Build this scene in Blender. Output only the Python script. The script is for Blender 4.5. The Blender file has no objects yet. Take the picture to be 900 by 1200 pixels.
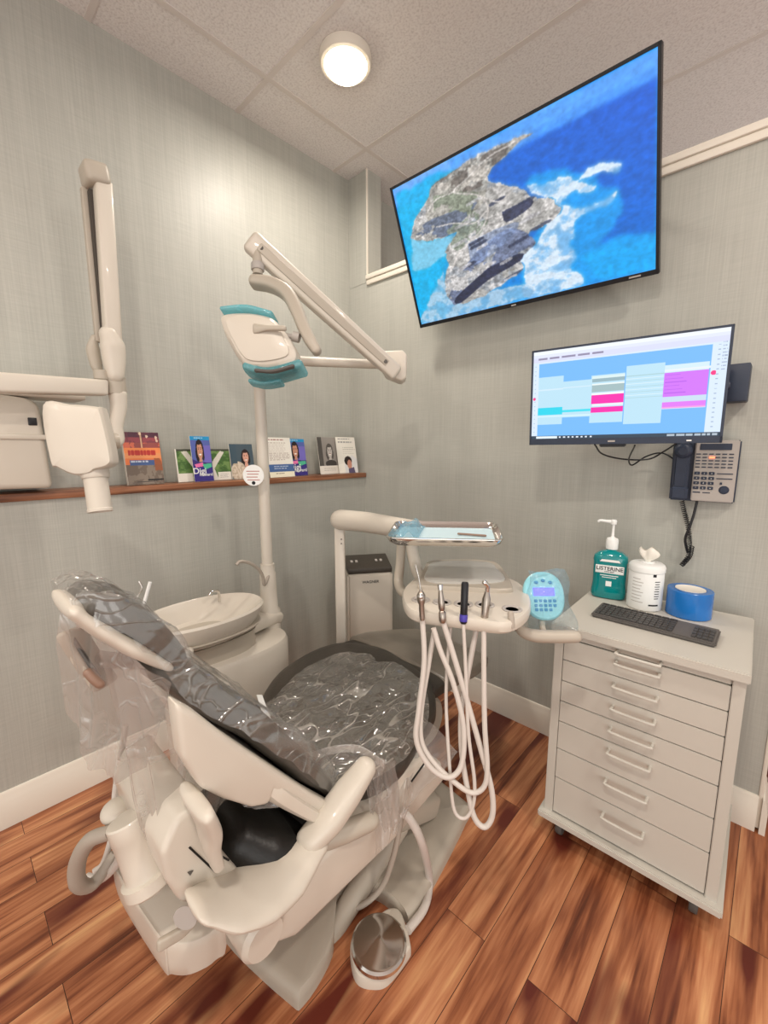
import bpy, bmesh, math, random
import numpy as np
from mathutils import Vector, Matrix, noise
random.seed(7)
R=math.radians; PI=math.pi
C=bpy.context.scene.collection
sc=bpy.context.scene

# ------------------------------------------------------------------ camera
F=495.0; CXP,CYP=450.0,600.0; H=1.27
pitch=math.atan(75/F); yaw=R(43.0)
fw=Vector((-math.sin(yaw)*math.cos(pitch), math.cos(yaw)*math.cos(pitch), -math.sin(pitch)))
rt=Vector((math.cos(yaw), math.sin(yaw), 0)); up=rt.cross(fw)
cam=bpy.data.cameras.new('camera'); camo=bpy.data.objects.new('camera',cam); C.objects.link(camo)
cam.sensor_fit='HORIZONTAL'; cam.sensor_width=36; cam.lens=36*F/900; cam.clip_start=.02
m=Matrix((rt,up,-fw)).transposed().to_4x4(); m.translation=Vector((0,0,H)); camo.matrix_world=m
sc.camera=camo
# ------------------------------------------------------------------ world and exposure
w=bpy.data.worlds.new('world'); sc.world=w; w.use_nodes=True
w.node_tree.nodes['Background'].inputs[0].default_value=(1.0,.96,.91,1)
w.node_tree.nodes['Background'].inputs[1].default_value=.9
sc.view_settings.view_transform='Standard'; sc.view_settings.look='None'
sc.view_settings.gamma=1; sc.view_settings.use_curve_mapping=False
sc.view_settings.exposure=.35
sc.cycles.use_denoising=True
sc.cycles.max_bounces=10; sc.cycles.transparent_max_bounces=24
def area(name,loc,size,power,col=(1,.91,.81),shape='SQUARE',rot=(0,0,0)):
    l=bpy.data.lights.new(name,'AREA'); l.energy=power; l.color=col; l.size=size; l.shape=shape
    o=bpy.data.objects.new(name,l); C.objects.link(o); o.location=loc; o.rotation_euler=rot; return o
LIGHTS=[(-1.362,1.247,9),(-.10,-.30,15),(.75,.75,14),(-1.35,-1.1,9)]
for i,(x,y,p) in enumerate(LIGHTS):
    area('downlight',(x,y,2.655),.15,p,shape='DISK')

area('rear_fill',(1.9,-1.7,1.1),2.0,20,(1,.97,.93),rot=(R(100),0,R(48)))  # added fill from behind the camera to lift the ceiling; no window there
area('next_room_fill',(.2,3.2,1.2),1.6,9,(1,.95,.9),rot=(R(180),0,0))  # added unseen uplight, brightens the ceiling beyond the partition
# ------------------------------------------------------------------ pixel to world (900x1200 frame)
def ray(px,py): return fw*F+rt*(px-CXP)-up*(py-CYP)
def onX(px,py,X):
    d=ray(px,py); return Vector((0,0,H))+d*(X/d.x)
def onY(px,py,Y):
    d=ray(px,py); return Vector((0,0,H))+d*(Y/d.y)
def onZ(px,py,Z):
    d=ray(px,py); return Vector((0,0,H))+d*((Z-H)/d.z)
def D(px,py,w): return Vector((0,0,H))+ray(px,py)*(w/F)

# ------------------------------------------------------------------ materials
def lin(c):
    return tuple(((v/255)/12.92 if v/255<=.04045 else ((v/255+.055)/1.055)**2.4) for v in c)+(1,)
def mat(name,col,rough=.5,metal=0,coat=0,trans=0,ior=1.45,bump=0,bscale=200,emit=None,es=0,spec=.5,var=0):
    m=bpy.data.materials.new(name); m.use_nodes=True; nt=m.node_tree; b=nt.nodes['Principled BSDF']
    b.inputs['Base Color'].default_value=lin(col); b.inputs['Roughness'].default_value=rough
    b.inputs['Metallic'].default_value=metal; b.inputs['Coat Weight'].default_value=coat
    b.inputs['Transmission Weight'].default_value=trans; b.inputs['IOR'].default_value=ior
    b.inputs['Specular IOR Level'].default_value=spec
    if emit: b.inputs['Emission Color'].default_value=lin(emit); b.inputs['Emission Strength'].default_value=es
    tc=nt.nodes.new('ShaderNodeTexCoord'); n=nt.nodes.new('ShaderNodeTexNoise'); n.inputs['Scale'].default_value=bscale
    nt.links.new(tc.outputs['Object'],n.inputs['Vector'])
    if bump:
        bp=nt.nodes.new('ShaderNodeBump'); bp.inputs['Strength'].default_value=bump; bp.inputs['Distance'].default_value=.002
        nt.links.new(n.outputs[0],bp.inputs['Height']); nt.links.new(bp.outputs[0],b.inputs['Normal'])
    if var:
        mx=nt.nodes.new('ShaderNodeMix'); mx.data_type='RGBA'
        mx.inputs[6].default_value=lin(tuple(v*(1-var) for v in col)); mx.inputs[7].default_value=lin(tuple(min(255,v*(1+var)) for v in col))
        nt.links.new(n.outputs[0],mx.inputs[0]); nt.links.new(mx.outputs[2],b.inputs['Base Color'])
    return m
M=dict(
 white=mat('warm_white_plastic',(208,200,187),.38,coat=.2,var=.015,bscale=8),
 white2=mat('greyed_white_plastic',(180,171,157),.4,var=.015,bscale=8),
 cab=mat('white_laminate',(198,194,184),.4,var=.01,bscale=5),
 trim=mat('white_gloss_paint',(228,221,208),.4,var=.015,bscale=6),
 dark=mat('dark_vinyl',(62,56,49),.42,bump=.25,bscale=120,var=.12),
 greyvinyl=mat('grey_vinyl',(80,76,70),.45,bump=.3,bscale=60,var=.1),
 black=mat('black_vinyl',(18,16,15),.4,bump=.2,bscale=150),
 seam=mat('dark_channel',(70,64,58),.8),
 footv=mat('foot_cover_vinyl',(124,116,105),.3,bump=.2,bscale=30,var=.06),
 blk=mat('black_plastic',(24,24,28),.35,var=.1,bscale=50),
 navy=mat('slate_plastic',(47,56,74),.45,var=.08,bscale=40),
 keyc=mat('keyboard_grey',(96,92,89),.5,var=.05,bscale=40),
 keyt=mat('key_cap_grey',(70,68,67),.45),
 chrome=mat('chrome',(215,212,208),.12,metal=1),
 steel=mat('brushed_steel',(170,160,150),.28,metal=1,bump=.1,bscale=300),
 hose=mat('silicone_hose',(206,198,190),.4,var=.02,bscale=30),
 hosegrey=mat('grey_corrugated_hose',(168,158,146),.5),
 blue=mat('blue_film_roll',(28,112,190),.25,coat=.4,var=.08,bscale=25),
 purple=mat('violet_plastic',(70,60,160),.4),
 teal=mat('teal_barrier_film',(96,178,190),.3,var=.06,bscale=30),
 green=mat('teal_mouthwash',(0,128,130),.12,coat=.6,var=.12,bscale=14),
 label=mat('white_label',(236,238,236),.5), ink=mat('black_ink',(20,22,28),.6),
 inkred=mat('grey_red_ink',(180,120,112),.6),
 silverp=mat('silver_grey_plastic',(176,170,164),.42,var=.02,bscale=20),
 brownp=mat('brown_plastic',(140,112,96),.4),
 paper=mat('paper_edge',(238,234,224),.7),
 rubber=mat('grey_rubber',(90,86,82),.6),
 brick=mat('dark_gap',(30,26,22),.8),
)
def nodes_mat(name):
    m=bpy.data.materials.new(name); m.use_nodes=True; return m,m.node_tree,m.node_tree.nodes['Principled BSDF']
def N(nt,t,**k):
    n=nt.nodes.new('ShaderNode'+t)
    for a,b in k.items(): setattr(n,a,b)
    return n
def ramp(nt,stops):
    r=N(nt,'ValToRGB'); el=r.color_ramp.elements
    while len(el)>1: el.remove(el[-1])
    el[0].position=stops[0][0]; el[0].color=stops[0][1]
    for p,c in stops[1:]:
        e=el.new(p); e.color=c
    return r
def wallpaper(name,base,var=.05,horiz=True):
    m,nt,b=nodes_mat(name); tc=N(nt,'TexCoord')
    mp=N(nt,'Mapping'); mp.inputs['Scale'].default_value=(260,260,4); nt.links.new(tc.outputs['Object'],mp.inputs[0])
    n1=N(nt,'TexNoise'); n1.inputs['Scale'].default_value=1; n1.inputs['Detail'].default_value=3; nt.links.new(mp.outputs[0],n1.inputs[0])
    mp2=N(nt,'Mapping'); mp2.inputs['Scale'].default_value=(9,9,300); nt.links.new(tc.outputs['Object'],mp2.inputs[0])
    n2=N(nt,'TexNoise'); n2.inputs['Scale'].default_value=1; nt.links.new(mp2.outputs[0],n2.inputs[0])
    mp3=N(nt,'Mapping'); mp3.inputs['Scale'].default_value=(14,14,.6); nt.links.new(tc.outputs['Object'],mp3.inputs[0])
    n3=N(nt,'TexNoise'); n3.inputs['Scale'].default_value=1; nt.links.new(mp3.outputs[0],n3.inputs[0])
    a=N(nt,'Math',operation='MULTIPLY_ADD'); nt.links.new(n1.outputs[0],a.inputs[0]); a.inputs[1].default_value=.5
    a2=N(nt,'Math',operation='MULTIPLY'); nt.links.new(n2.outputs[0],a2.inputs[0]); a2.inputs[1].default_value=.3
    nt.links.new(a2.outputs[0],a.inputs[2])
    a3=N(nt,'Math',operation='MULTIPLY_ADD'); nt.links.new(n3.outputs[0],a3.inputs[0]); a3.inputs[1].default_value=.25; nt.links.new(a.outputs[0],a3.inputs[2])
    lo=lin(tuple(v*(1-var) for v in base)); hi=lin(tuple(v*(1+var) for v in base))
    r=ramp(nt,[(.38,lo),(.68,hi)]); nt.links.new(a3.outputs[0],r.inputs[0]); nt.links.new(r.outputs[0],b.inputs['Base Color'])
    b.inputs['Roughness'].default_value=.42; b.inputs['Specular IOR Level'].default_value=.35
    bp=N(nt,'Bump'); bp.inputs['Strength'].default_value=.35; bp.inputs['Distance'].default_value=.001
    nt.links.new(a.outputs[0],bp.inputs['Height']); nt.links.new(bp.outputs[0],b.inputs['Normal'])
    return m
M['wall']=wallpaper('linen_wallpaper',(176,176,168),.045)
M['wall2']=wallpaper('linen_wallpaper_next_room',(168,160,148),.03)
def floor_mat():
    m,nt,b=nodes_mat('redwood_plank_floor'); tc=N(nt,'TexCoord')
    sp=N(nt,'SeparateXYZ'); nt.links.new(tc.outputs['Object'],sp.inputs[0])
    cb=N(nt,'CombineXYZ')
    ay=N(nt,'Math',operation='ADD'); ay.inputs[1].default_value=20.657; nt.links.new(sp.outputs[1],ay.inputs[0])
    ax=N(nt,'Math',operation='ADD'); ax.inputs[1].default_value=11.6+.088; nt.links.new(sp.outputs[0],ax.inputs[0])
    nt.links.new(ay.outputs[0],cb.inputs[0]); nt.links.new(ax.outputs[0],cb.inputs[1])
    br=N(nt,'TexBrick'); br.offset=.37; br.offset_frequency=2; br.inputs['Scale'].default_value=1
    br.inputs['Brick Width'].default_value=1.22; br.inputs['Row Height'].default_value=.116; br.inputs['Mortar Size'].default_value=.0009
    br.inputs['Mortar Smooth'].default_value=.3; br.inputs['Bias'].default_value=0
    br.inputs['Color1'].default_value=(0,0,0,1); br.inputs['Color2'].default_value=(1,1,1,1); br.inputs['Mortar'].default_value=(.5,.5,.5,1)
    nt.links.new(cb.outputs[0],br.inputs['Vector'])
    # per plank offset of the grain
    mul=N(nt,'VectorMath',operation='MULTIPLY_ADD'); mul.inputs[1].default_value=(3.1,7.7,5.3)
    nt.links.new(br.outputs['Color'],mul.inputs[0]); nt.links.new(tc.outputs['Object'],mul.inputs[2])
    def grain(sx,sy,det=4,dist=0):
        mp=N(nt,'Mapping'); mp.inputs['Scale'].default_value=(sx,sy,1); nt.links.new(mul.outputs[0],mp.inputs[0])
        n=N(nt,'TexNoise'); n.inputs['Scale'].default_value=1; n.inputs['Detail'].default_value=det; n.inputs['Distortion'].default_value=dist
        nt.links.new(mp.outputs[0],n.inputs[0]); return n
    g1=grain(22,1.5,5,.6); g2=grain(110,5,4,.4); g3=grain(9,2.2,2,.3)
    s=N(nt,'Math',operation='MULTIPLY_ADD'); nt.links.new(g1.outputs[0],s.inputs[0]); s.inputs[1].default_value=.85
    q=N(nt,'Math',operation='MULTIPLY'); nt.links.new(g2.outputs[0],q.inputs[0]); q.inputs[1].default_value=.28; nt.links.new(q.outputs[0],s.inputs[2])
    s2=N(nt,'Math',operation='MULTIPLY_ADD'); nt.links.new(br.outputs['Color'],s2.inputs[0]); s2.inputs[1].default_value=.035; nt.links.new(s.outputs[0],s2.inputs[2])
    r=ramp(nt,[(.36,lin((78,38,24))),(.46,lin((120,66,42))),(.55,lin((162,100,66))),(.66,lin((194,132,92))),(.80,lin((222,170,120)))])
    nt.links.new(s2.outputs[0],r.inputs[0])
    # dark knots / streaks
    r2=ramp(nt,[(.33,(1,1,1,1)),(.45,(0,0,0,1))]); nt.links.new(g3.outputs[0],r2.inputs[0])
    mx=N(nt,'Mix',data_type='RGBA'); nt.links.new(r2.outputs[0],mx.inputs[0]); nt.links.new(r.outputs[0],mx.inputs[6]); mx.inputs[7].default_value=lin((96,40,28))
    mm=N(nt,'Mix',data_type='RGBA'); nt.links.new(br.outputs['Fac'],mm.inputs[0]); nt.links.new(mx.outputs[2],mm.inputs[6]); mm.inputs[7].default_value=lin((52,24,16))
    nt.links.new(mm.outputs[2],b.inputs['Base Color']); b.inputs['Roughness'].default_value=.36; b.inputs['Specular IOR Level'].default_value=.4
    bp=N(nt,'Bump'); bp.inputs['Strength'].default_value=.15; bp.inputs['Distance'].default_value=.001
    nt.links.new(g2.outputs[0],bp.inputs['Height']); nt.links.new(bp.outputs[0],b.inputs['Normal'])
    return m
M['floor']=floor_mat()
def ceil_mat():
    m,nt,b=nodes_mat('mineral_fibre_tile'); tc=N(nt,'TexCoord')
    n=N(nt,'TexNoise'); n.inputs['Scale'].default_value=130; n.inputs['Detail'].default_value=4; nt.links.new(tc.outputs['Object'],n.inputs[0])
    r=ramp(nt,[(.3,lin((210,205,202))),(.5,lin((228,224,221))),(.7,lin((234,231,228)))]); nt.links.new(n.outputs[0],r.inputs[0])
    nt.links.new(r.outputs[0],b.inputs['Base Color']); b.inputs['Roughness'].default_value=.9; b.inputs['Specular IOR Level'].default_value=.1
    bp=N(nt,'Bump'); bp.inputs['Strength'].default_value=.5; bp.inputs['Distance'].default_value=.002
    nt.links.new(n.outputs[0],bp.inputs['Height']); nt.links.new(bp.outputs[0],b.inputs['Normal']); return m
M['ceil']=ceil_mat()
M['grid']=mat('ceiling_grid_paint',(216,209,203),.6)
def wood_mat():
    m,nt,b=nodes_mat('walnut_ledge'); tc=N(nt,'TexCoord'); mp=N(nt,'Mapping'); mp.inputs['Scale'].default_value=(60,3,60); nt.links.new(tc.outputs['Object'],mp.inputs[0])
    n=N(nt,'TexNoise'); n.inputs['Scale'].default_value=1; n.inputs['Detail'].default_value=4; nt.links.new(mp.outputs[0],n.inputs[0])
    r=ramp(nt,[(.3,lin((88,52,34))),(.55,lin((150,98,68))),(.75,lin((176,124,90)))]); nt.links.new(n.outputs[0],r.inputs[0]); nt.links.new(r.outputs[0],b.inputs['Base Color']); b.inputs['Roughness'].default_value=.4; return m
M['wood']=wood_mat()
def film(name,col,fac,rough=.12,bs=30,bstr=.6,g0=.07,gs=.4,crease=.12):
    m=bpy.data.materials.new(name); m.use_nodes=True; nt=m.node_tree; nt.nodes.clear()
    out=N(nt,'OutputMaterial'); tr=N(nt,'BsdfTransparent'); gl=N(nt,'BsdfGlossy'); df=N(nt,'BsdfDiffuse'); tl=N(nt,'BsdfTranslucent')
    tr.inputs[0].default_value=(.97,.97,.97,1); gl.inputs['Roughness'].default_value=rough; gl.inputs[0].default_value=(1,1,1,1)
    df.inputs[0].default_value=lin(col); tl.inputs[0].default_value=lin(col)
    tc=N(nt,'TexCoord'); n=N(nt,'TexNoise'); n.inputs['Scale'].default_value=bs; n.inputs['Detail'].default_value=5; n.inputs['Distortion'].default_value=.8
    nt.links.new(tc.outputs['Object'],n.inputs[0]); bp=N(nt,'Bump'); bp.inputs['Strength'].default_value=bstr; bp.inputs['Distance'].default_value=.02
    n.inputs['Detail'].default_value=2.5
    # crease lines: narrow ridges where a warped noise crosses its mean
    def ridge(scale,width):
        q=N(nt,'TexNoise'); q.inputs['Scale'].default_value=scale; q.inputs['Detail'].default_value=1.5; q.inputs['Distortion'].default_value=.5; mp=N(nt,'Mapping'); mp.inputs['Rotation'].default_value=(0,0,R(38+scale)); mp.inputs['Scale'].default_value=(1.25,.42,.8); nt.links.new(tc.outputs['Object'],mp.inputs[0]); nt.links.new(mp.outputs[0],q.inputs[0])
        a=N(nt,'Math',operation='SUBTRACT'); a.inputs[1].default_value=.5; nt.links.new(q.outputs[0],a.inputs[0])
        c=N(nt,'Math',operation='ABSOLUTE'); nt.links.new(a.outputs[0],c.inputs[0])
        r=N(nt,'MapRange'); r.interpolation_type='SMOOTHERSTEP'; r.inputs[1].default_value=0; r.inputs[2].default_value=width; r.inputs[3].default_value=1; r.inputs[4].default_value=0; nt.links.new(c.outputs[0],r.inputs[0]); return r
    r1=ridge(bs*.6,.022); r2=ridge(bs*1.7,.022)
    mxr=N(nt,'Math',operation='MAXIMUM'); nt.links.new(r1.outputs[0],mxr.inputs[0]); nt.links.new(r2.outputs[0],mxr.inputs[1])
    hh=N(nt,'Math',operation='MULTIPLY_ADD'); hh.inputs[1].default_value=.22; nt.links.new(mxr.outputs[0],hh.inputs[0]); nt.links.new(n.outputs[0],hh.inputs[2])
    nt.links.new(hh.outputs[0],bp.inputs['Height'])
    for s in (gl,df): nt.links.new(bp.outputs[0],s.inputs['Normal'])
    d2=N(nt,'MixShader'); d2.inputs[0].default_value=.5; nt.links.new(df.outputs[0],d2.inputs[1]); nt.links.new(tl.outputs[0],d2.inputs[2])
    m1=N(nt,'MixShader'); fm=N(nt,'Math',operation='MULTIPLY_ADD'); fm.inputs[1].default_value=crease; fm.inputs[2].default_value=fac; fm.use_clamp=True
    nt.links.new(mxr.outputs[0],fm.inputs[0]); nt.links.new(fm.outputs[0],m1.inputs[0]); nt.links.new(tr.outputs[0],m1.inputs[1]); nt.links.new(d2.outputs[0],m1.inputs[2])
    fr=N(nt,'LayerWeight'); fr.inputs[0].default_value=.35; nt.links.new(bp.outputs[0],fr.inputs['Normal'])
    pw=N(nt,'Math',operation='POWER'); pw.inputs[1].default_value=3.0; nt.links.new(fr.outputs['Facing'],pw.inputs[0])
    ad=N(nt,'Math',operation='MULTIPLY_ADD'); ad.inputs[1].default_value=gs; ad.inputs[2].default_value=g0; ad.use_clamp=True
    nt.links.new(pw.outputs[0],ad.inputs[0])
    m2=N(nt,'MixShader'); nt.links.new(ad.outputs[0],m2.inputs[0]); nt.links.new(m1.outputs[0],m2.inputs[1]); nt.links.new(gl.outputs[0],m2.inputs[2])
    nt.links.new(m2.outputs[0],out.inputs[0]); return m
M['film']=film('clear_plastic_film',(204,202,197),.12,.14,10,.6,.09,.35,.22)
M['filmseat']=film('crinkled_clear_film',(226,220,210),.16,.10,14,1.0,.16,.6,.5)
M['filmhaze']=film('hazy_plastic_film',(216,209,203),.34,.2,7,.4,.07,.3,.10)
M['filmblue']=film('light_blue_film',(140,205,222),.12,.15,30,.5,.05,.3,.08)
M['filmpouch']=film('pouch_film',(140,200,222),.5,.15,30,.5,.06,.3,.1)
M['filmteal']=film('teal_film',(120,205,216),.7,.15,40,.4)
def vcol(name,rough=.35,emis=0):
    m,nt,b=nodes_mat(name); a=N(nt,'VertexColor'); a.layer_name='Col'
    if emis:
        b.inputs['Base Color'].default_value=(.01,.01,.01,1); nt.links.new(a.outputs[0],b.inputs['Emission Color']); b.inputs['Emission Strength'].default_value=emis; b.inputs['Roughness'].default_value=.3
    else: nt.links.new(a.outputs[0],b.inputs['Base Color'])
    b.inputs['Roughness'].default_value=rough if not emis else .35
    return m
M['print']=vcol('printed_paper',.35)
M['screen']=vcol('lit_screen',.3,.84)

# ------------------------------------------------------------------ mesh building
def catmull(P,n=6):
    P=[Vector(p) for p in P]
    if len(P)<3: return P
    out=[]
    for i in range(len(P)-1):
        p0=P[i-1] if i else P[0]*2-P[1]; p1=P[i]; p2=P[i+1]; p3=P[i+2] if i+2<len(P) else P[-1]*2-P[-2]
        for k in range(n):
            t=k/n; out.append(.5*((2*p1)+(p2-p0)*t+(2*p0-5*p1+4*p2-p3)*t*t+(3*p1-p0-3*p2+p3)*t**3))
    out.append(P[-1]); return out
class MB:
    def __init__(s): s.bm=bmesh.new()
    def _merge(s,b2,M4=None):
        if M4 is not None: bmesh.ops.transform(b2,matrix=M4,verts=b2.verts)
        me=bpy.data.meshes.new('t'); b2.to_mesh(me); b2.free(); s.bm.from_mesh(me); bpy.data.meshes.remove(me); return s
    def box(s,c,size,Rm=None,bev=0,seg=2):
        b=bmesh.new(); bmesh.ops.create_cube(b,size=1); bmesh.ops.scale(b,vec=size,verts=b.verts)
        if bev: bmesh.ops.bevel(b,geom=b.edges[:],offset=bev,segments=seg,affect='EDGES',profile=.5)
        M4=Matrix.Translation(Vector(c))@(Rm.to_4x4() if Rm is not None else Matrix())
        return s._merge(b,M4)
    def prism(s,pts,M4,depth,bev=0,seg=2):
        """polygon in local xy extruded along local z (0..depth)"""
        b=bmesh.new(); vs=[b.verts.new((p[0],p[1],0)) for p in pts]; f=b.faces.new(vs)
        r=bmesh.ops.extrude_face_region(b,geom=[f]); bmesh.ops.translate(b,vec=(0,0,depth),verts=[v for v in r['geom'] if isinstance(v,bmesh.types.BMVert)])
        bmesh.ops.recalc_face_normals(b,faces=b.faces)
        if bev: bmesh.ops.bevel(b,geom=b.edges[:],offset=bev,segments=seg,affect='EDGES',profile=.5,clamp_overlap=True)
        return s._merge(b,M4)
    def xprism(s,pts,x0,x1,bev=0,seg=2):
        """polygon of world (y,z) points between x0 and x1"""
        M4=Matrix(((0,0,1,x0),(1,0,0,0),(0,1,0,0),(0,0,0,1)))
        return s.prism(pts,M4,x1-x0,bev,seg)
    def zprism(s,pts,z0,z1,bev=0,seg=2): return s.prism(pts,Matrix.Translation((0,0,z0)),z1-z0,bev,seg)
    def loft(s,loops,cap=True,close=True):
        b=s.bm; L=[[b.verts.new(p) for p in lp] for lp in loops]; n=len(L[0])
        for i in range(len(L)-1):
            for j in range(n if close else n-1):
                k=(j+1)%n
                try: b.faces.new((L[i][j],L[i][k],L[i+1][k],L[i+1][j]))
                except ValueError: pass
        if cap and close:
            for e,rev in ((L[0],True),(L[-1],False)):
                try: b.faces.new(e[::-1] if rev else e)
                except ValueError: pass
        return s
    def tube(s,P,r,n=12,sm=6,cap=True,round_=False):
        P=catmull(P,sm) if sm>1 else [Vector(p) for p in P]
        rs=[r]*len(P) if not hasattr(r,'__len__') else list(np.interp(np.linspace(0,1,len(P)),np.linspace(0,1,len(r)),r))
        if round_:
            for end in (0,-1):
                a=P[end]; d=(P[end]-P[1 if end==0 else -2]).normalized(); rr=rs[end]
                ext=[(a+d*rr*math.sin(t),rr*math.cos(t)) for t in (R(30),R(55),R(75),R(88))]
                if end==0: P=[e[0] for e in ext[::-1]]+P; rs=[e[1] for e in ext[::-1]]+rs
                else: P=P+[e[0] for e in ext]; rs=rs+[e[1] for e in ext]
        loops=[]; u=None
        for i,p in enumerate(P):
            t=(P[min(i+1,len(P)-1)]-P[max(i-1,0)]).normalized()
            if u is None:
                u=t.cross(Vector((0,0,1)))
                if u.length<.1: u=t.cross(Vector((1,0,0)))
            u=(u-t*u.dot(t)).normalized(); v=t.cross(u)
            loops.append([p+(u*math.cos(2*PI*k/n)+v*math.sin(2*PI*k/n))*rs[i] for k in range(n)])
        return s.loft(loops,cap)
    def lathe(s,prof,M4,n=32):
        if not isinstance(M4,Matrix): M4=Matrix.Translation(Vector(M4))
        loops=[[M4@Vector((r*math.cos(2*PI*k/n),r*math.sin(2*PI*k/n),z)) for k in range(n)] for r,z in [(max(r,1e-4),z) for r,z in prof]]
        return s.loft(loops)
    def slab(s,P,hw,ht,wd=Vector((1,0,0)),sm=5,e=3.2,n=28,endr=None,both=True):
        """padded bar along path P: half width hw along wd, half thickness ht across; superellipse section, rounded ends"""
        P=catmull(P,sm) if sm>1 else [Vector(p) for p in P]; wd=Vector(wd).normalized(); N_=len(P)
        f=lambda a: [a]*N_ if not hasattr(a,'__len__') else list(np.interp(np.linspace(0,1,N_),np.linspace(0,1,len(a)),a))
        W,T=f(hw),f(ht); items=[(P[i],W[i],T[i]) for i in range(N_)]
        er=endr if endr is not None else min(T[0],T[-1])
        def ends(idx):
            a=P[idx]; d=(P[idx]-P[1 if idx==0 else -2]).normalized(); W0,T0=W[idx],T[idx]
            return [(a+d*er*math.sin(t),max(W0-er*(1-math.cos(t)),1e-3),max(T0*(math.cos(t)*.96+.04),1e-3)) for t in (R(20),R(42),R(62),R(78),R(88))]
        items=ends(0)[::-1]+items+ends(-1)
        loops=[]
        for i,(p,a,b) in enumerate(items):
            t=(items[min(i+1,len(items)-1)][0]-items[max(i-1,0)][0]).normalized()
            nn=wd.cross(t).normalized(); lp=[]
            for k in range(n):
                an=2*PI*k/n; c,s_=math.cos(an),math.sin(an)
                lp.append(p+wd*a*math.copysign(abs(c)**(2/e),c)+nn*b*math.copysign(abs(s_)**(2/e),s_))
            loops.append(lp)
        return s.loft(loops)
    def ell(s,c,rad,Rm=None,n=24):
        b=bmesh.new(); bmesh.ops.create_uvsphere(b,u_segments=n,v_segments=n//2,radius=1); bmesh.ops.scale(b,vec=rad,verts=b.verts)
        return s._merge(b,Matrix.Translation(Vector(c))@(Rm.to_4x4() if Rm is not None else Matrix()))
    def sheet(s,fn,nu,nv):
        b=s.bm; g=[[b.verts.new(fn(i/nu,j/nv)) for j in range(nv+1)] for i in range(nu+1)]
        for i in range(nu):
            for j in range(nv): b.faces.new((g[i][j],g[i+1][j],g[i+1][j+1],g[i][j+1]))
        return s
    def build(s,name,mt,parent=None,label=None,cat=None,group=None,kind=None,ang=35,noise_=None,fixn=True):
        bm=s.bm
        if fixn: bmesh.ops.recalc_face_normals(bm,faces=bm.faces)
        if noise_:
            amp,scl=noise_
            bm.normal_update()
            for v in bm.verts:
                v.co+=v.normal*amp*noise.noise(v.co*scl)
        me=bpy.data.meshes.new(name)
        if parent is not None:
            org=world_loc(parent)
        else:
            xs=[v.co for v in bm.verts]; lo=[min(v[i] for v in xs) for i in range(3)]; hi=[max(v[i] for v in xs) for i in range(3)]
            org=Vector(((lo[0]+hi[0])/2,(lo[1]+hi[1])/2,lo[2]))
            if kind=='structure': org=Vector((0,0,0))
        bmesh.ops.translate(bm,vec=-org,verts=bm.verts); bm.to_mesh(me); bm.free()
        mt=mt if isinstance(mt,bpy.types.Material) else M[mt]
        me.materials.append(mt)
        for p in me.polygons: p.use_smooth=True
        me.set_sharp_from_angle(angle=R(ang))
        o=bpy.data.objects.new(name,me); C.objects.link(o)
        if parent is not None: o.parent=parent
        else: o.location=org
        tag(o,label,cat,group,kind); return o
WL={}
def world_loc(o):
    v=Vector(o.location)
    while o.parent: o=o.parent; v+=Vector(o.location)
    return v
def tag(o,label=None,cat=None,group=None,kind=None):
    if label: o['label']=label
    if cat: o['category']=cat
    if group: o['group']=group
    if kind: o['kind']=kind
def thing(name,label,cat,loc,group=None):
    o=bpy.data.objects.new(name,None); C.objects.link(o); o.location=loc; o.empty_display_size=.1; tag(o,label,cat,group); return o
def text(s,size,M4,name,mt,parent,extr=.0004):
    cu=bpy.data.curves.new('t','FONT'); cu.body=s; cu.size=size; cu.extrude=extr; cu.align_x='CENTER'; cu.align_y='CENTER'
    if name!='button_marks': cu.offset=size*.012
    o=bpy.data.objects.new('t',cu); C.objects.link(o); bpy.context.view_layer.update()
    me=bpy.data.meshes.new_from_object(o.evaluated_get(bpy.context.evaluated_depsgraph_get())); bpy.data.objects.remove(o)
    me.transform(Matrix.Translation(-world_loc(parent))@M4); me.materials.clear(); me.materials.append(M[mt])
    ob=bpy.data.objects.new(name,me); C.objects.link(ob); ob.parent=parent; return ob
def frame(c,xd,yd):
    """matrix with origin c, local x=xd, local y=yd, z=normal"""
    x=Vector(xd).normalized(); y=Vector(yd); y=(y-x*x.dot(y)).normalized(); z=x.cross(y)
    m=Matrix((x,y,z)).transposed().to_4x4(); m.translation=Vector(c); return m

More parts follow.
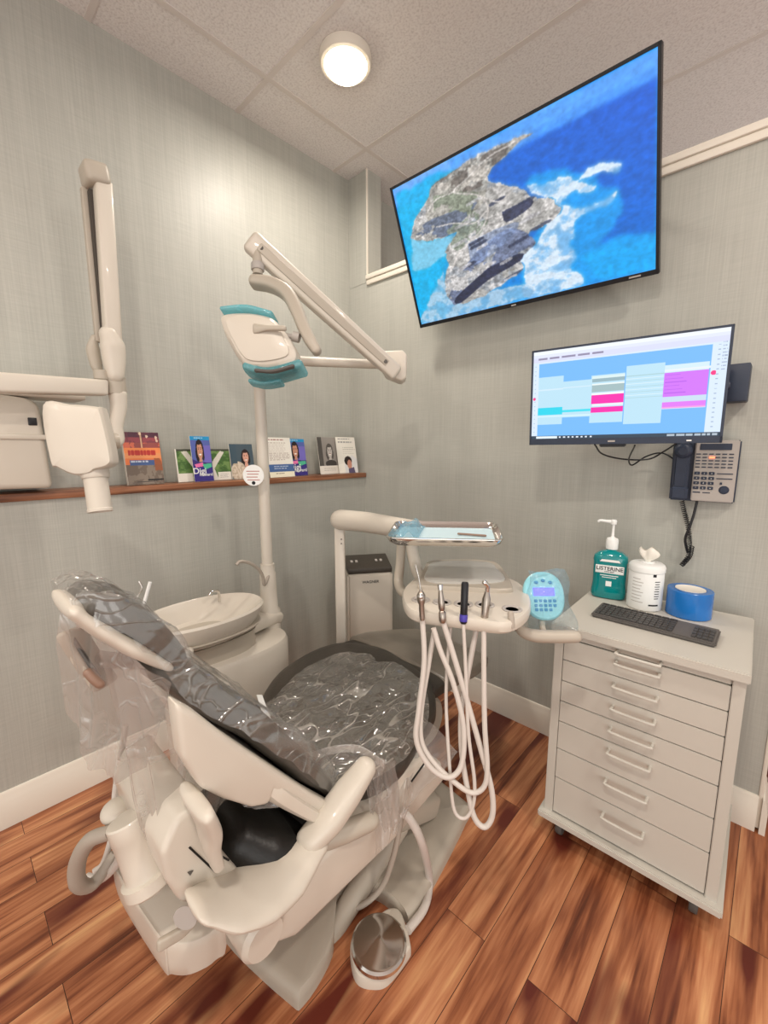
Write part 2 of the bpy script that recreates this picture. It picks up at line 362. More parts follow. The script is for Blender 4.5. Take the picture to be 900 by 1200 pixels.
# ------------------------------------------------------------------ painting of prints and screens
class Canvas:
    def __init__(s,w,h,bg=(255,255,255)): s.w,s.h=w,h; s.a=np.ones((h,w,3))*np.array(bg,float); s.Y,s.X=np.mgrid[0:h,0:w]; s.X=(s.X+.5)/w; s.Y=(s.Y+.5)/h
    def put(s,mask,col,al=1.0):
        mk=(mask.astype(float)*al)[...,None]; s.a=s.a*(1-mk)+np.array(col,float)*mk; return s
    def rect(s,x0,y0,x1,y1,col,al=1): return s.put((s.X>=x0)&(s.X<x1)&(s.Y>=y0)&(s.Y<y1),col,al)
    def oval(s,cx,cy,rx,ry,col,al=1): return s.put(((s.X-cx)/rx)**2+((s.Y-cy)/ry)**2<1,col,al)
    def poly(s,pts,col,al=1):
        inside=np.zeros_like(s.X,bool); n=len(pts)
        for i in range(n):
            x0,y0=pts[i]; x1,y1=pts[(i+1)%n]
            if y0==y1: continue
            c=((y0>s.Y)!=(y1>s.Y))&(s.X<(x1-x0)*(s.Y-y0)/(y1-y0)+x0); inside^=c
        s.m=inside; return s.put(inside,col,al)
    def lines(s,x0,y0,x1,y1,n,col,fill=.45):
        rs=np.random.RandomState(int(abs(x0*1000+y0*777)))
        dy=(y1-y0)/n
        for i in range(n):
            x=x0; e=x1-(x1-x0)*.3*rs.rand()
            while x<e:
                w=(x1-x0)*(.06+.12*rs.rand()); s.rect(x,y0+i*dy,min(x+w,e),y0+(i+fill)*dy,col,.75); x+=w+(x1-x0)*.03
        return s
def fbm(X,Y,seed,octs=5,base=3):
    rs=np.random.RandomState(seed); out=np.zeros_like(X); amp=1; tot=0; f=base
    for o in range(octs):
        g=rs.rand(int(f*2)+3,int(f*2)+3); x=np.clip(X,0,.9999)*f*1.6; y=np.clip(Y,0,.9999)*f*1.6
        n=g.shape[0]; xi=x.astype(int)%(n-1); yi=y.astype(int)%(n-1); fx=x-x.astype(int); fy=y-y.astype(int)
        fx=fx*fx*(3-2*fx); fy=fy*fy*(3-2*fy)
        v=g[yi,xi]*(1-fx)*(1-fy)+g[yi,xi+1]*fx*(1-fy)+g[yi+1,xi]*(1-fx)*fy+g[yi+1,xi+1]*fx*fy
        out+=v*amp; tot+=amp; amp*=.55; f*=2
    return out/tot
def printed(cv,M4,W,Hh,name,mt,parent,label=None):
    """flat print: one face per painted cell, centred on M4"""
    h,w=cv.a.shape[:2]
    me=bpy.data.meshes.new(name)
    xs=(np.arange(w+1)/w-.5)*W; ys=(.5-np.arange(h+1)/h)*Hh
    co=np.zeros(((h+1)*(w+1),3)); co[:,0]=np.tile(xs,h+1); co[:,1]=np.repeat(ys,w+1)
    A=np.array(Matrix.Translation(-world_loc(parent))@M4); co=co@A[:3,:3].T+A[:3,3]
    i=np.arange(h)[:,None]*(w+1)+np.arange(w)[None,:]
    q=np.stack([i,i+(w+1),i+(w+2),i+1],-1).reshape(-1,4)
    me.vertices.add(len(co)); me.vertices.foreach_set('co',co.ravel())
    me.loops.add(q.size); me.loops.foreach_set('vertex_index',q.ravel())
    me.polygons.add(len(q)); me.polygons.foreach_set('loop_start',np.arange(0,q.size,4)); me.polygons.foreach_set('loop_total',np.full(len(q),4))
    me.update(); a=me.color_attributes.new('Col','FLOAT_COLOR','CORNER')
    c=np.clip(cv.a/255,0,1); c=np.where(c<=.04045,c/12.92,((c+.055)/1.055)**2.4)
    col=np.ones((len(q),4,4)); col[:,:,:3]=c.reshape(-1,1,3); a.data.foreach_set('color',col.ravel())
    me.materials.append(M[mt]); o=bpy.data.objects.new(name,me); C.objects.link(o); o.parent=parent
    if label: o['label']=label
    return o
# ================================================================== THE ROOM
XW=-1.917; XL=-1.80; YW=1.765; ZC=2.74; ZCAP=2.205
MB().box((.4,1.0,-.05),(6.4,7,.1)).build('floor','floor',kind='structure')
MB().box((.4,1.0,ZC+.05),(6.4,7,.1)).build('ceiling','ceil',kind='structure')
MB().box((XW-.06,1.0,1.37),(.12,7,2.74)).build('wall_left','wall',kind='structure')
MB().box(((XW+XL)/2,-.31,.55),(XL-XW,4.15,1.10)).build('wall_left_lower','wall',kind='structure')
MB().box(((XW+.06)/2,YW+.06,1.09),(.06-XW,.12,2.18)).build('wall_right','wall',kind='structure')
mb=MB(); mb.box(((XW-1.768)/2,YW+.052,(2.175+ZC)/2),(-1.768-XW,.107,ZC-2.175))
mb.build('wall_right_pier','wall',kind='structure')
MB().box((-1.768,YW-.003,(2.19+ZC)/2),(.006,.012,ZC-2.19),bev=.002).build('trim_1','trim',kind='structure')
# cap of the partition
mb=MB(); mb.box(((-1.768+.075)/2,YW+.055,2.195),(.075+1.768,.15,.024),bev=.004); mb.box(((-1.768+.065)/2,YW-.006,2.17),(.065+1.768,.014,.026),bev=.004)
mb.build('trim_2','trim',kind='structure')
MB().box((XL-.006,YW+.0-.012,.62),(.008,.02,.96),bev=.002).build('trim_3','trim',kind='structure')
# end casing of the partition
MB().box((.066,YW+.06,1.09),(.012,.13,2.16),bev=.003).build('trim_4','trim',kind='structure')
# far wall seen beyond the partition
MB().box((.4,4.45,1.37),(6.4,.1,2.74)).build('wall_far','wall2',kind='structure')
# baseboards
def bb_prof(): return [(0,0),(.016,0),(.016,.082),(.013,.088),(.013,.098),(.009,.104),(.009,.116),(.005,.124),(0,.126)]
mb=MB()
P=bb_prof(); L=[]
for x in (XL+.001,.062): L.append([Vector((x,YW-d,z)) for d,z in P])
mb.loft(L); mb.build('baseboard_right','trim',kind='structure')
mb=MB(); L=[[Vector((XL+d,y,z)) for d,z in P] for y in (-2.3,YW-.001)]; mb.loft(L); mb.build('baseboard_left','trim',kind='structure')
mb=MB(); L=[[Vector((.072+d,y,z)) for d,z in P] for y in (YW-.016,YW+.136)]; mb.loft(L); mb.build('baseboard_end','trim',kind='structure')
# ceiling grid
xs=[-1.663,.557,1.667]; ys=[1.1+.555*k for k in range(-6,7)]
k=0
for i,x in enumerate(xs):
    k+=1; MB().box((x,1.0,ZC-.0015),(.022,7,.005)).build('trim_%d'%(k+4),'grid',kind='structure')
for i,y in enumerate(ys):
    k+=1; MB().box((.4,y,ZC-.001),(6.4,.022,.004)).build('trim_%d'%(k+4),'grid',kind='structure')
# wooden ledge on the lower wall
mb=MB(); mb.box(((XW+XL+.016)/2,-.30,1.112),(XL+.016-XW,4.12,.026),bev=.003)
mb.build('wall_ledge','wood',label='long brown wooden ledge along the left wall carrying the leaflets',cat='shelf')
# ceiling lamp
M['lamp']=mat('lit_diffuser',(255,250,238),.5,emit=(255,240,215),es=9)
lamps=[]
for i,(x,y,p) in enumerate(LIGHTS):
    t=thing('ceiling_light','round lit surface downlight on the tiled ceiling above the left wall corner' if i==0 else 'round lit ceiling downlight outside the picture','ceiling light',(x,y,ZC-.005)) if i==0 else None
    if i: continue
    MB().lathe([(.098,ZC-.001),(.10,ZC-.02),(.094,ZC-.034),(.082,ZC-.036),(.080,ZC-.03)],(x,y,0),40).build('rim','trim',t)
    MB().lathe([(.079,ZC-.024),(.078,ZC-.042),(.068,ZC-.052),(.04,ZC-.058),(.001,ZC-.06)],(x,y,0),40).build('diffuser','lamp',t)
# ================================================================== ROLLING DRAWER CABINET
def rotz(a): return Matrix.Rotation(a,3,'Z')
cx,cyf=-.230,1.272; W_,D_=.452,.43; ca=R(1.5)
CM=Matrix.Translation((cx,cyf,0))@Matrix.Rotation(ca,4,'Z')   # local: x right, y back, front face at y=0
def cbox(mb,x0,x1,y0,y1,z0,z1,bev=.002):
    b=bmesh.new(); bmesh.ops.create_cube(b,size=1); bmesh.ops.scale(b,vec=(x1-x0,y1-y0,z1-z0),verts=b.verts)
    if bev: bmesh.ops.bevel(b,geom=b.edges[:],offset=bev,segments=2,affect='EDGES')
    return mb._merge(b,CM@Matrix.Translation(((x0+x1)/2,(y0+y1)/2,(z0+z1)/2)))
cab=thing('drawer_cabinet','white rolling cabinet of eight shallow drawers standing against the right wall','cabinet',(cx,cyf+D_/2,0))
hw=W_/2
mb=MB(); cbox(mb,-hw,-hw+.026,0,D_,.09,.72); cbox(mb,hw-.026,hw,0,D_,.09,.72); cbox(mb,-hw,hw,D_-.012,D_,.09,.72); cbox(mb,-hw+.02,hw-.02,.015,D_-.01,.695,.71)
mb.build('body','cab',cab)
mb=MB(); cbox(mb,-hw-.008,hw+.006,-.016,D_+.005,.716,.742,.003); mb.build('top','cab',cab)
mb=MB(); cbox(mb,-hw-.014,hw+.014,-.02,D_+.005,.070,.093,.004); mb.build('bottom_panel','cab',cab)
dz=[.712,.694,.625,.556,.488,.418,.324,.222,.097]; dz[0]=.714
for i in range(8):
    z1,z0=dz[i],dz[i+1]
    mb=MB(); cbox(mb,-hw+.0275,hw-.0275,.002 if i else .006,.02,z0+.0012,z1-.0012,.0015); d=mb.build('drawer','cab',cab)
    if i==0:
        mb=MB(); zz=.704
    zz=(z0+z1)/2+(.012 if i<5 else .024) if i else .703
    pts=[CM@Vector((sx*.052,y,zz)) for sx,y in ((-1,.004),(-1,-.016),(-.93,-.024),(0,-.025),(.93,-.024),(1,-.016),(1,.004))]
    MB().tube(pts,.0042,n=10,sm=3).build('handle','cab',d)
for sx,sy in ((-1,.05),(1,.05),(-1,D_-.05),(1,D_-.05)):
    p=CM@Vector((sx*(hw-.045),sy,0))
    mb=MB(); mb.lathe([(.011,.052),(.011,.068),(.018,.068),(.018,.0705)],(p.x,p.y,0),16)
    mb.box((p.x,p.y-.008,.046),(.026,.03,.02),bev=.004); cs=mb.build('caster','chrome',cab)
    mb=MB(); mb.lathe([(.006,-.010),(.024,-.010),(.026,-.006),(.026,.006),(.024,.010),(.006,.010)],Matrix.Translation((p.x,p.y-.012,.026))@Matrix.Rotation(R(90),4,'Y'),24)
    mb.build('wheel','rubber',cs)
ZT=.742
# ---- mouthwash bottle
bx,by=-.405,1.615
t=thing('pump_bottle','teal green mouthwash bottle with a white pump, left end of the white cabinet top','bottle',(bx,by,ZT))
def flat_bottle(prof,c,e=3.0,n=36,ang=0):
    L=[]
    for rx,ry,z in prof:
        lp=[]
        for k in range(n):
            a=2*PI*k/n; x=rx*math.copysign(abs(math.cos(a))**(2/e),math.cos(a)); y=ry*math.copysign(abs(math.sin(a))**(2/e),math.sin(a))
            lp.append(Vector((c[0]+x*math.cos(ang)-y*math.sin(ang),c[1]+x*math.sin(ang)+y*math.cos(ang),c[2]+z)))
        L.append(lp)
    return L
BA=R(12)
mb=MB(); mb.loft(flat_bottle([(.04,.022,0),(.053,.033,.003),(.056,.036,.012),(.056,.036,.03),(.054,.034,.045),(.053,.034,.06),(.054,.034,.13),(.0555,.034,.138),(.053,.033,.152),(.036,.026,.166),(.018,.018,.171),(.0155,.0155,.174),(.0155,.0155,.182)],(bx,by,ZT),3.4,40,BA)).build('bottle','green',t)
fn=Vector((math.sin(BA),-math.cos(BA),0)); fx=Vector((math.cos(BA),math.sin(BA),0))
def face(z,off=.0365,xo=0): return frame(Vector((bx,by,ZT+z))+fn*off+fx*xo,fx,(0,0,1))
mb=MB(); mb.prism([(-.044,-.014),(.044,-.014),(.044,.014),(-.044,.014)],face(.108,.0335),.0012,.0004); mb.build('front_label','label',t)
text('LISTERINE',.0190,face(.1105,.0352),'brand_lettering','ink',t)
text('COOL MINT',.0055,face(.0995,.0352),'small_lettering','ink',t)
for q_,z_,o_ in (([(-.032,-.004),(.032,-.004),(.026,.004),(-.026,.004)],.139,.0345),([(-.028,-.0012),(.028,-.0012),(.028,.0012),(-.028,.0012)],.086,.0335),([(-.022,-.001),(.022,-.001),(.022,.001),(-.022,.001)],.079,.0335),([(-.009,-.009),(.009,-.009),(.009,.009),(-.009,.009)],.057,.0340)):
    MB().prism(q_,face(z_,o_),.0008).build('label_mark','label',t)
mb=MB(); mb.lathe([(.019,.176),(.0195,.178),(.0195,.208),(.017,.214),(.008,.217),(.0045,.222),(.004,.24),(.004,.262),(.009,.264),(.010,.276),(.007,.280)],(bx,by,ZT),28)
q=Vector((bx,by,ZT+.272)); dr=Vector((-1,-.12,0)).normalized()
mb.tube([q,q+dr*.02,q+dr*.042+Vector((0,0,.001)),q+dr*.05+Vector((0,0,-.004))],[.0075,.006,.0045,.004],n=12)
mb.build('pump','label',t)
# ---- wipes canister
wx,wy=-.288,1.59
t=thing('wipes_canister','white disinfectant wipe canister with a wipe pulled out, between teal bottle and blue roll','canister',(wx,wy,ZT))
MB().lathe([(.046,0),(.050,.002),(.051,.006),(.051,.128),(.049,.132)],(wx,wy,ZT),40).build('tub','label',t)
MB().lathe([(.0515,.126),(.053,.128),(.053,.142),(.050,.149),(.044,.153),(.02,.154),(.018,.158),(.012,.158)],(wx,wy,ZT),40).build('lid','label',t)
def wipe(u,v):
    a=u*2*PI; r=.004+.022*math.sin(v*2.2)**1.3*(1+.25*math.cos(2*a+.6)+.12*math.cos(5*a)); return Vector((wx+r*math.cos(a),wy+.6*r*math.sin(a),ZT+.155+.045*v-.006*math.cos(3*a)*v))
MB().sheet(wipe,40,8).build('wipe','paper',t,fixn=False)
def curved(cx_,cy_,z0,z1,r,a0,a1,n=10):
    return lambda u,v: Vector((cx_+r*math.cos(a0+(a1-a0)*u),cy_+r*math.sin(a0+(a1-a0)*u),z0+(z1-z0)*v))
mb=MB()
for a,z,w_,h_ in ((R(-52),.117,.2,.010),(R(-40),.100,.34,.0025),(R(-40),.092,.30,.0025),(R(-40),.084,.33,.0025),(R(-40),.076,.28,.0025),(R(-40),.068,.33,.0025),(R(-40),.060,.30,.0025),(R(-40),.052,.33,.0025),(R(-40),.044,.28,.0025),(R(-48),.02,.6,.005)):
    mb.sheet(curved(wx,wy,ZT+z,ZT+z+h_,.0514,a-w_/2,a+w_/2),8,1)
mb.build('label_print','ink',t)
mb=MB()
for k in range(8): mb.sheet(curved(wx,wy,ZT+.105-.011*k,ZT+.107-.011*k,.0513,R(-125),R(-125)+.5+.25*((k*37)%10)/10),8,1)
mb.build('side_lettering','inkred' if 0 else 'silverp',t)
# ---- blue film roll
rx_,ry_=-.168,1.61
t=thing('barrier_film_roll','blue roll of barrier film on the cabinet top right of the wipes','film roll',(rx_,ry_,ZT))
MB().lathe([(.040,0),(.060,.001),(.0615,.003),(.0615,.083),(.060,.085),(.042,.085),(.041,.083),(.041,.002)],(rx_,ry_,ZT),48).build('film','blue',t)
MB().lathe([(.0385,.003),(.0405,.001),(.0405,.086),(.0385,.085)],(rx_,ry_,ZT),40).build('core','paper',t)
# ---- keyboard
a=CM@Vector((-.175,.225,ZT)); b_=CM@Vector((.130,.165,ZT))
kx=onZ(702,704,ZT+.01)-onZ(840,735,ZT+.01)
kc=Vector((-.232,1.43,ZT)); kd=Vector((.99,-.01,0)).normalized(); ky=Vector((-kd.y,kd.x,0)); KW,KD=.315,.108
tilt=R(3.5)
t=thing('keyboard','dark grey computer keyboard lying along the white cabinet top','keyboard',kc)
KF=Matrix((kd,ky*math.cos(tilt)+Vector((0,0,math.sin(tilt))),Vector((0,0,math.cos(tilt)))-ky*math.sin(tilt))).transposed().to_4x4(); KF.translation=kc+Vector((0,0,.006))
def kbox(mb,x0,x1,y0,y1,z0,z1,bev):
    b=bmesh.new(); bmesh.ops.create_cube(b,size=1); bmesh.ops.scale(b,vec=(x1-x0,y1-y0,z1-z0),verts=b.verts)
    if bev: bmesh.ops.bevel(b,geom=b.edges[:],offset=bev,segments=2,affect='EDGES')
    mb._merge(b,KF@Matrix.Translation(((x0+x1)/2,(y0+y1)/2,(z0+z1)/2)))
mb=MB(); kbox(mb,-KW/2,KW/2,-KD/2,KD/2,-.002,.010,.004); mb.build('case','keyc',t)
def keys(x0,x1,n,rows,y0,y1):
    px=(x1-x0)/n; py=(y1-y0)/rows
    for j in range(rows):
        i=0
        while i<n:
            wd=1
            if rows==5 and j==0 and i==3 and n>10: wd=5
            elif i==n-1-0 and 0: wd=2
            mb=MB(); off=0
            kbox(mb,x0+i*px+.001,x0+(i+wd)*px-.001,y0+j*py+.001,y0+(j+1)*py-.001,.010,.0135,.001); mb.build('key','keyt',t); i+=wd
keys(-KW/2+.008,KW/2-.100,14,5,-KD/2+.007,KD/2-.022)
keys(-KW/2+.008,KW/2-.100,10,1,KD/2-.018,KD/2-.008)
keys(KW/2-.058,KW/2-.008,4,4,-KD/2+.007,KD/2-.022)

# ================================================================== TELEVISION
def tilted(c,yw,ti,ro):
    u=Vector((math.cos(yw),math.sin(yw),0)); n_=Vector((math.sin(yw),-math.cos(yw),0)); v=Vector((0,0,1))
    v2=v*math.cos(ti)+n_*math.sin(ti); u2=u*math.cos(ro)+v2*math.sin(ro); v3=v2*math.cos(ro)-u*math.sin(ro)
    return frame(c,u2,v3)
def mbox(mb,T,x0,x1,y0,y1,z0,z1,bev=0,seg=2):
    b=bmesh.new(); bmesh.ops.create_cube(b,size=1); bmesh.ops.scale(b,vec=(x1-x0,y1-y0,z1-z0),verts=b.verts)
    if bev: bmesh.ops.bevel(b,geom=b.edges[:],offset=bev,segments=seg,affect='EDGES')
    return mb._merge(b,T@Matrix.Translation(((x0+x1)/2,(y0+y1)/2,(z0+z1)/2)))
TW,TH=.97,.97*.575
TVM=tilted((-.829,1.552,2.083),-.008,.412,-.012)
tv=thing('television','large flat television tilted down from the right wall, showing a rocky coast','television',(-.829,1.62,1.80))
mb=MB(); fr_=.009
mbox(mb,TVM,-TW/2,TW/2,-TH/2,TH/2,-.022,-.006,.002)
for a in ((-TW/2,TW/2,TH/2-fr_,TH/2),(-TW/2,TW/2,-TH/2,-TH/2+fr_+.006),(-TW/2,-TW/2+fr_,-TH/2,TH/2),(TW/2-fr_,TW/2,-TH/2,TH/2)): mbox(mb,TVM,*a,-.008,.002,.001)
mb.build('frame','blk',tv)
mb=MB(); mbox(mb,TVM,-.36,.36,-.25,.12,-.05,-.02,.01); mb.build('rear_housing','blk',tv)
mb=MB(); p=TVM@Vector((0,.0,-.04)); mb.box((p.x,YW-.02,p.z-.02),(.45,.036,.30),bev=.004)
for sx in (-.15,.15): mb.tube([(p.x+sx,YW-.03,p.z+.09),(p.x+sx,p.y-.035,p.z+.12)],.012,sm=1)
for sx in (-.15,.15): mb.tube([(p.x+sx,YW-.03,p.z-.12),(p.x+sx,p.y+.02,p.z-.10)],.012,sm=1)
mb.build('wall_bracket','blk',tv)
# the film on the screen: a rocky headland in blue sea
cw,ch=440,248; cv=Canvas(cw,ch); X,Y=cv.X,cv.Y
n1=fbm(X,Y,1,6,4); n2=fbm(X*1.0,Y,5,6,9); n3=fbm(X,Y,9,5,14); n4=fbm(X,Y*2.2%1,12,5,20)
sx=X[...,None]; sy=Y[...,None]
deep=np.array((24,96,204.)); mid=np.array((0,112,206.)); tealc=np.array((0,176,228.))
base=deep*(1-sy)+mid*sy
base=base+(np.array((20,92,214.))-base)*np.clip((sx-.55)*2*(1-sy),0,1)*.8
base=base+(tealc-base)*np.clip(1.3-sx*3.3,0,1)
base=base+(np.array((0,150,228.))-base)*np.clip(((sy-.72)*3.2),0,1)*np.clip(1.9-sx*1.7,0,1)
base=base*(.93+.14*n4[...,None])
cv.a=base
hz=.135-.02*X+.0*X
cv.put(Y<hz+.0,(70,150,248)); cv.put(Y<hz-.045,(90,165,250),.7)
cv.put((Y<hz)&(X<.3),(130,180,250),.5)
def warp(pts,amp=.02): return pts
Xo,Yo=cv.X.copy(),cv.Y.copy()
def homog(src):
    dst=[(0,0),(1,0),(1,1),(0,1)]; A=[];B=[]
    for (x,y),(u,v) in zip(src,dst):
        A.append([x,y,1,0,0,0,-u*x,-u*y]); B.append(u); A.append([0,0,0,x,y,1,-v*x,-v*y]); B.append(v)
    h=np.append(np.linalg.solve(np.array(A,float),np.array(B,float)),1).reshape(3,3)
    def f(pts):
        o=[]
        for x,y in pts:
            q=h@np.array((x,y,1.)); o.append((q[0]/q[2],q[1]/q[2]))
        return o
    return f
U=homog([(50,460),(828,60),(812,700),(135,850)])
def soft(pts): return [(p.x,p.y) for p in catmull([(a,b_,0) for a,b_ in pts]+[(pts[0][0],pts[0][1],0)],3)]
cv.X=Xo+(n2-.5)*.05; cv.Y=Yo+(n3-.5)*.06
cv.poly(U([(60,480),(150,430),(300,380),(290,430),(160,500),(120,600),(230,600),(200,700),(210,850),(135,850),(90,640)]),(0,176,232),.85)
cv.poly(U([(430,440),(560,400),(640,440),(700,470),(720,540),(640,640),(800,620),(812,700),(600,745),(420,790),(430,640),(520,520)]),(20,160,236),.8)
cv.poly(U([(600,660),(700,600),(812,600),(812,700),(640,735)]),(10,170,244),.8)
foam=[(430,452),(500,445),(560,432),(600,440),(640,400),(705,402),(700,418),(640,430),(600,446),(650,458),(628,478),(570,480),(545,510),(600,520),(690,482),(684,505),(610,535),(575,570),(590,600),(560,620),(590,660),(565,690),(600,740),(500,765),(430,775),(440,700),(425,670),(470,620),(500,570),(545,535),(530,500),(470,490)]
cv.poly(soft(U(foam)),(176,208,236),.92)
cv.put(cv.m&(n3>.52),(220,232,244),.8); cv.put(cv.m&(n3<.42),(96,166,222),.7)
cv.poly(soft(U([(105,600),(150,612),(230,600),(210,650),(140,690),(110,690)])),(150,200,226),.8)
cv.poly(soft(U([(200,700),(225,780),(300,770),(430,740),(440,775),(260,825),(140,848),(150,800)])),(130,176,212),.8)
cv.put(cv.m&(n3>.5),(196,214,230),.6)
cv.X=Xo+(n2-.5)*.035; cv.Y=Yo+(n3-.5)*.045
land=soft(U([(455,306),(400,322),(340,345),(290,368),(215,415),(165,448),(150,490),(120,540),(105,585),(110,605),(150,610),(205,600),(235,590),(210,640),(215,680),(205,720),(215,770),(240,795),(300,775),(360,745),(430,700),(425,670),(466,622),(442,592),(500,572),(542,530),(522,500),(452,490),(430,465),(380,455),(332,440),(345,400),(372,372),(420,332)]))
cv.poly(land,(150,154,160)); lm=cv.m.copy(); Xw,Yw=cv.X,cv.Y; cv.X,cv.Y=Xo,Yo
def on(pts,col,al,cond=None):
    k=cv.a.copy(); cv.poly(soft(U(pts)),col,0); mk=cv.m&lm
    if cond is not None: mk=mk&cond
    cv.put(mk,col,al)
cv.put(lm&(n1>.5),(168,164,158),.7); cv.put(lm&(n3>.54),(204,200,198),.75)
on([(150,450),(340,350),(455,306),(372,372),(332,440),(300,520),(160,560)],(160,156,146),.6)
on([(150,450),(340,350),(455,306),(372,372),(332,440),(260,470)],(196,188,180),.6,n3>.53); on([(150,450),(340,350),(455,306),(372,372),(332,440),(260,470)],(96,88,84),.7,n3<.44)
on([(170,480),(300,470),(330,560),(240,640),(180,570)],(98,116,92),.5,n2<.52)
on([(110,590),(150,555),(240,520),(300,500),(240,570),(200,600)],(84,98,126),.75,n2>.47)
on([(370,530),(450,493),(455,515),(385,560)],(52,58,84),.95)
on([(300,640),(380,580),(440,590),(466,622),(425,670),(330,720),(240,795),(215,770),(260,690)],(92,106,142),.8,n1>.44)
on([(330,690),(420,650),(425,670),(330,725),(250,790),(235,775)],(40,46,72),.95)
on([(270,620),(350,580),(420,560),(380,620),(290,680)],(120,140,180),.6)
for k in range(26):
    rs2=np.random.RandomState(k); x0,y0=220+rs2.rand()*260,500+rs2.rand()*250; L0=20+40*rs2.rand()
    on([(x0,y0),(x0+L0,y0-L0*.55),(x0+L0+4,y0-L0*.5+5),(x0+3,y0+7)],(192,190,194) if k%2 else (44,52,78),.75)
for pts in ([(420,322),(330,372),(270,430),(230,470),(300,480),(330,520),(310,580),(250,640),(225,690)],[(230,470),(180,490),(150,530)],[(300,480),(360,500),(400,470)],[(330,520),(290,560),(230,560),(180,570)]):
    pp=catmull([(x,y,0) for x,y in U(pts)],8)
    for a,b2 in zip(pp,pp[1:]):
        d=(b2-a); L2=max(d.length_squared,1e-9); tt=np.clip(((Xo-a.x)*d.x+(Yo-a.y)*d.y)/L2,0,1)
        cv.put(((Xo-a.x-tt*d.x)**2+(Yo-a.y-tt*d.y)**2)<.004**2,(206,200,196),.8)
fine=fbm(Xo,Yo,21,4,40); fin2=fbm(Xo,Yo,22,3,90)
g=((fine-.5)*1.1+(fin2-.5)*.9)[...,None]
cv.a=cv.a*(1+np.where(lm[...,None],g*.62,g*.16))
def blur(a,n):
    for _ in range(n): a=(a+np.roll(a,1,0)+np.roll(a,-1,0)+np.roll(a,1,1)+np.roll(a,-1,1))/5
    return a
sm=blur(cv.a,14); lf=blur(lm.astype(float)[...,None],2); fo_=blur((cv.a.min(2)>120).astype(float)[...,None],2); kk=np.clip(lf+fo_,0,1); cv.a=cv.a*kk+(sm*(1+g*.14))*(1-kk)
cv.a=blur(np.clip(cv.a,0,255),1)
printed(cv,TVM@Matrix.Translation((0,.003,-.004)),TW-2*fr_+.002,TH-2*fr_-.006,'screen','screen',tv)
mb=MB(); 
text('VIZIO',.008,TVM@Matrix.Translation((TW/2-.06,-TH/2+.0075,.0022)),'maker_lettering','silverp',tv,.0002) if 0 else None
mbox(mb,TVM,TW/2-.085,TW/2-.05,-TH/2+.005,-TH/2+.010,.001,.0026); mb.build('bezel_mark','silverp',tv); mb=MB(); mbox(mb,TVM,-.02,.0,-TH/2+.004,-TH/2+.009,.001,.0026); mb.build('bezel_mark','silverp',tv)

# ================================================================== MONITOR
MW,MH=.535,.535*.59
MM=tilted((-.391,1.487,1.440),.143,.046,.008)
mo=thing('computer_monitor','wide computer monitor on the right wall showing a blue schedule, below the television','monitor',(-.39,1.55,1.28))
mb=MB(); mbox(mb,MM,-MW/2,MW/2,-MH/2,MH/2,-.014,-.004,.002)
for a in ((-MW/2,MW/2,MH/2-.006,MH/2),(-MW/2,MW/2,-MH/2,-MH/2+.020),(-MW/2,-MW/2+.006,-MH/2,MH/2),(MW/2-.007,MW/2,-MH/2,MH/2)): mbox(mb,MM,*a,-.006,.002,.001)
mb.build('frame','navy',mo)
mb=MB(); mbox(mb,MM,-.2,.2,-.12,.11,-.04,-.012,.012); mb.build('rear_housing','blk',mo)
mb=MB(); mbox(mb,MM,-.045,.03,-MH/2-.009,-MH/2+.002,-.02,-.002,.003); mb.build('sensor_bar','blk',mo)
cv=Canvas(360,190,(214,230,250)); 
cv.rect(0,0,1,.035,(236,242,252)); cv.rect(0,.035,1,.07,(222,228,248)); cv.rect(0,.07,1,.12,(214,218,244))
cv.lines(.03,.075,.5,.105,1,(120,110,140),.7)
cv.rect(.035,.135,.93,.975,(112,182,250))
lb=(184,222,240)
cv.rect(.035,.29,.19,.83,lb); cv.rect(.19,.36,.36,.76,lb); cv.rect(.35,.32,.53,.83,lb); cv.rect(.535,.26,.725,.86,lb); cv.rect(.725,.29,.925,.72,(208,232,244))
cv.rect(.035,.425,.19,.44,(206,230,244)); cv.rect(.19,.42,.35,.43,(206,230,244))
cv.rect(.035,.635,.19,.72,(20,210,234)); cv.rect(.19,.675,.355,.70,(60,216,236)); cv.rect(.035,.73,.355,.745,(206,236,248))
cv.rect(.355,.33,.53,.36,(214,234,236)); cv.rect(.355,.36,.53,.395,(146,176,186)); cv.rect(.355,.41,.53,.425,(230,240,240)); cv.rect(.355,.425,.53,.50,(158,184,188)); cv.rect(.355,.51,.53,.53,(236,240,244))
cv.rect(.355,.53,.53,.625,(246,18,170)); cv.rect(.36,.625,.53,.655,(224,236,244)); cv.rect(.355,.665,.53,.72,(246,18,170))
for k in range(9): cv.rect(.535,.36+.028*k,.725,.366+.028*k,(220,238,244) if k%2 else (168,204,212))
cv.rect(.725,.33,.93,.355,(226,236,244)); cv.rect(.725,.365,.925,.60,(206,112,246)); 
for k in range(6): cv.rect(.73,.385+.035*k,.80+.015*(k%3),.391+.035*k,(170,80,220),.7)
cv.rect(.725,.60,.925,.655,(196,218,236)); cv.rect(.725,.655,.925,.70,(222,118,240)); cv.rect(.725,.70,.925,.715,(236,150,226))
cv.oval(.945,.40,.012,.022,(250,40,130)); cv.oval(.012,.53,.009,.018,(250,40,130))
for k in range(18): cv.rect(.955,.14+.045*k,.968,.15+.045*k,(150,170,196),.8)
cv.lines(.975,.12,.998,.4,9,(150,165,190),.35)
for k in range(16): cv.rect(.012,.16+.05*k,.02,.17+.05*k,(160,190,214),.7)
cv.rect(0,.965,1,1,(34,58,78)); cv.rect(.03,.968,.165,.995,(226,240,250)); 
for k in range(8): cv.rect(.175+.026*k,.972,.187+.026*k,.992,(226,234,246))
cv.lines(.76,.975,.99,.995,1,(220,230,240),.9)
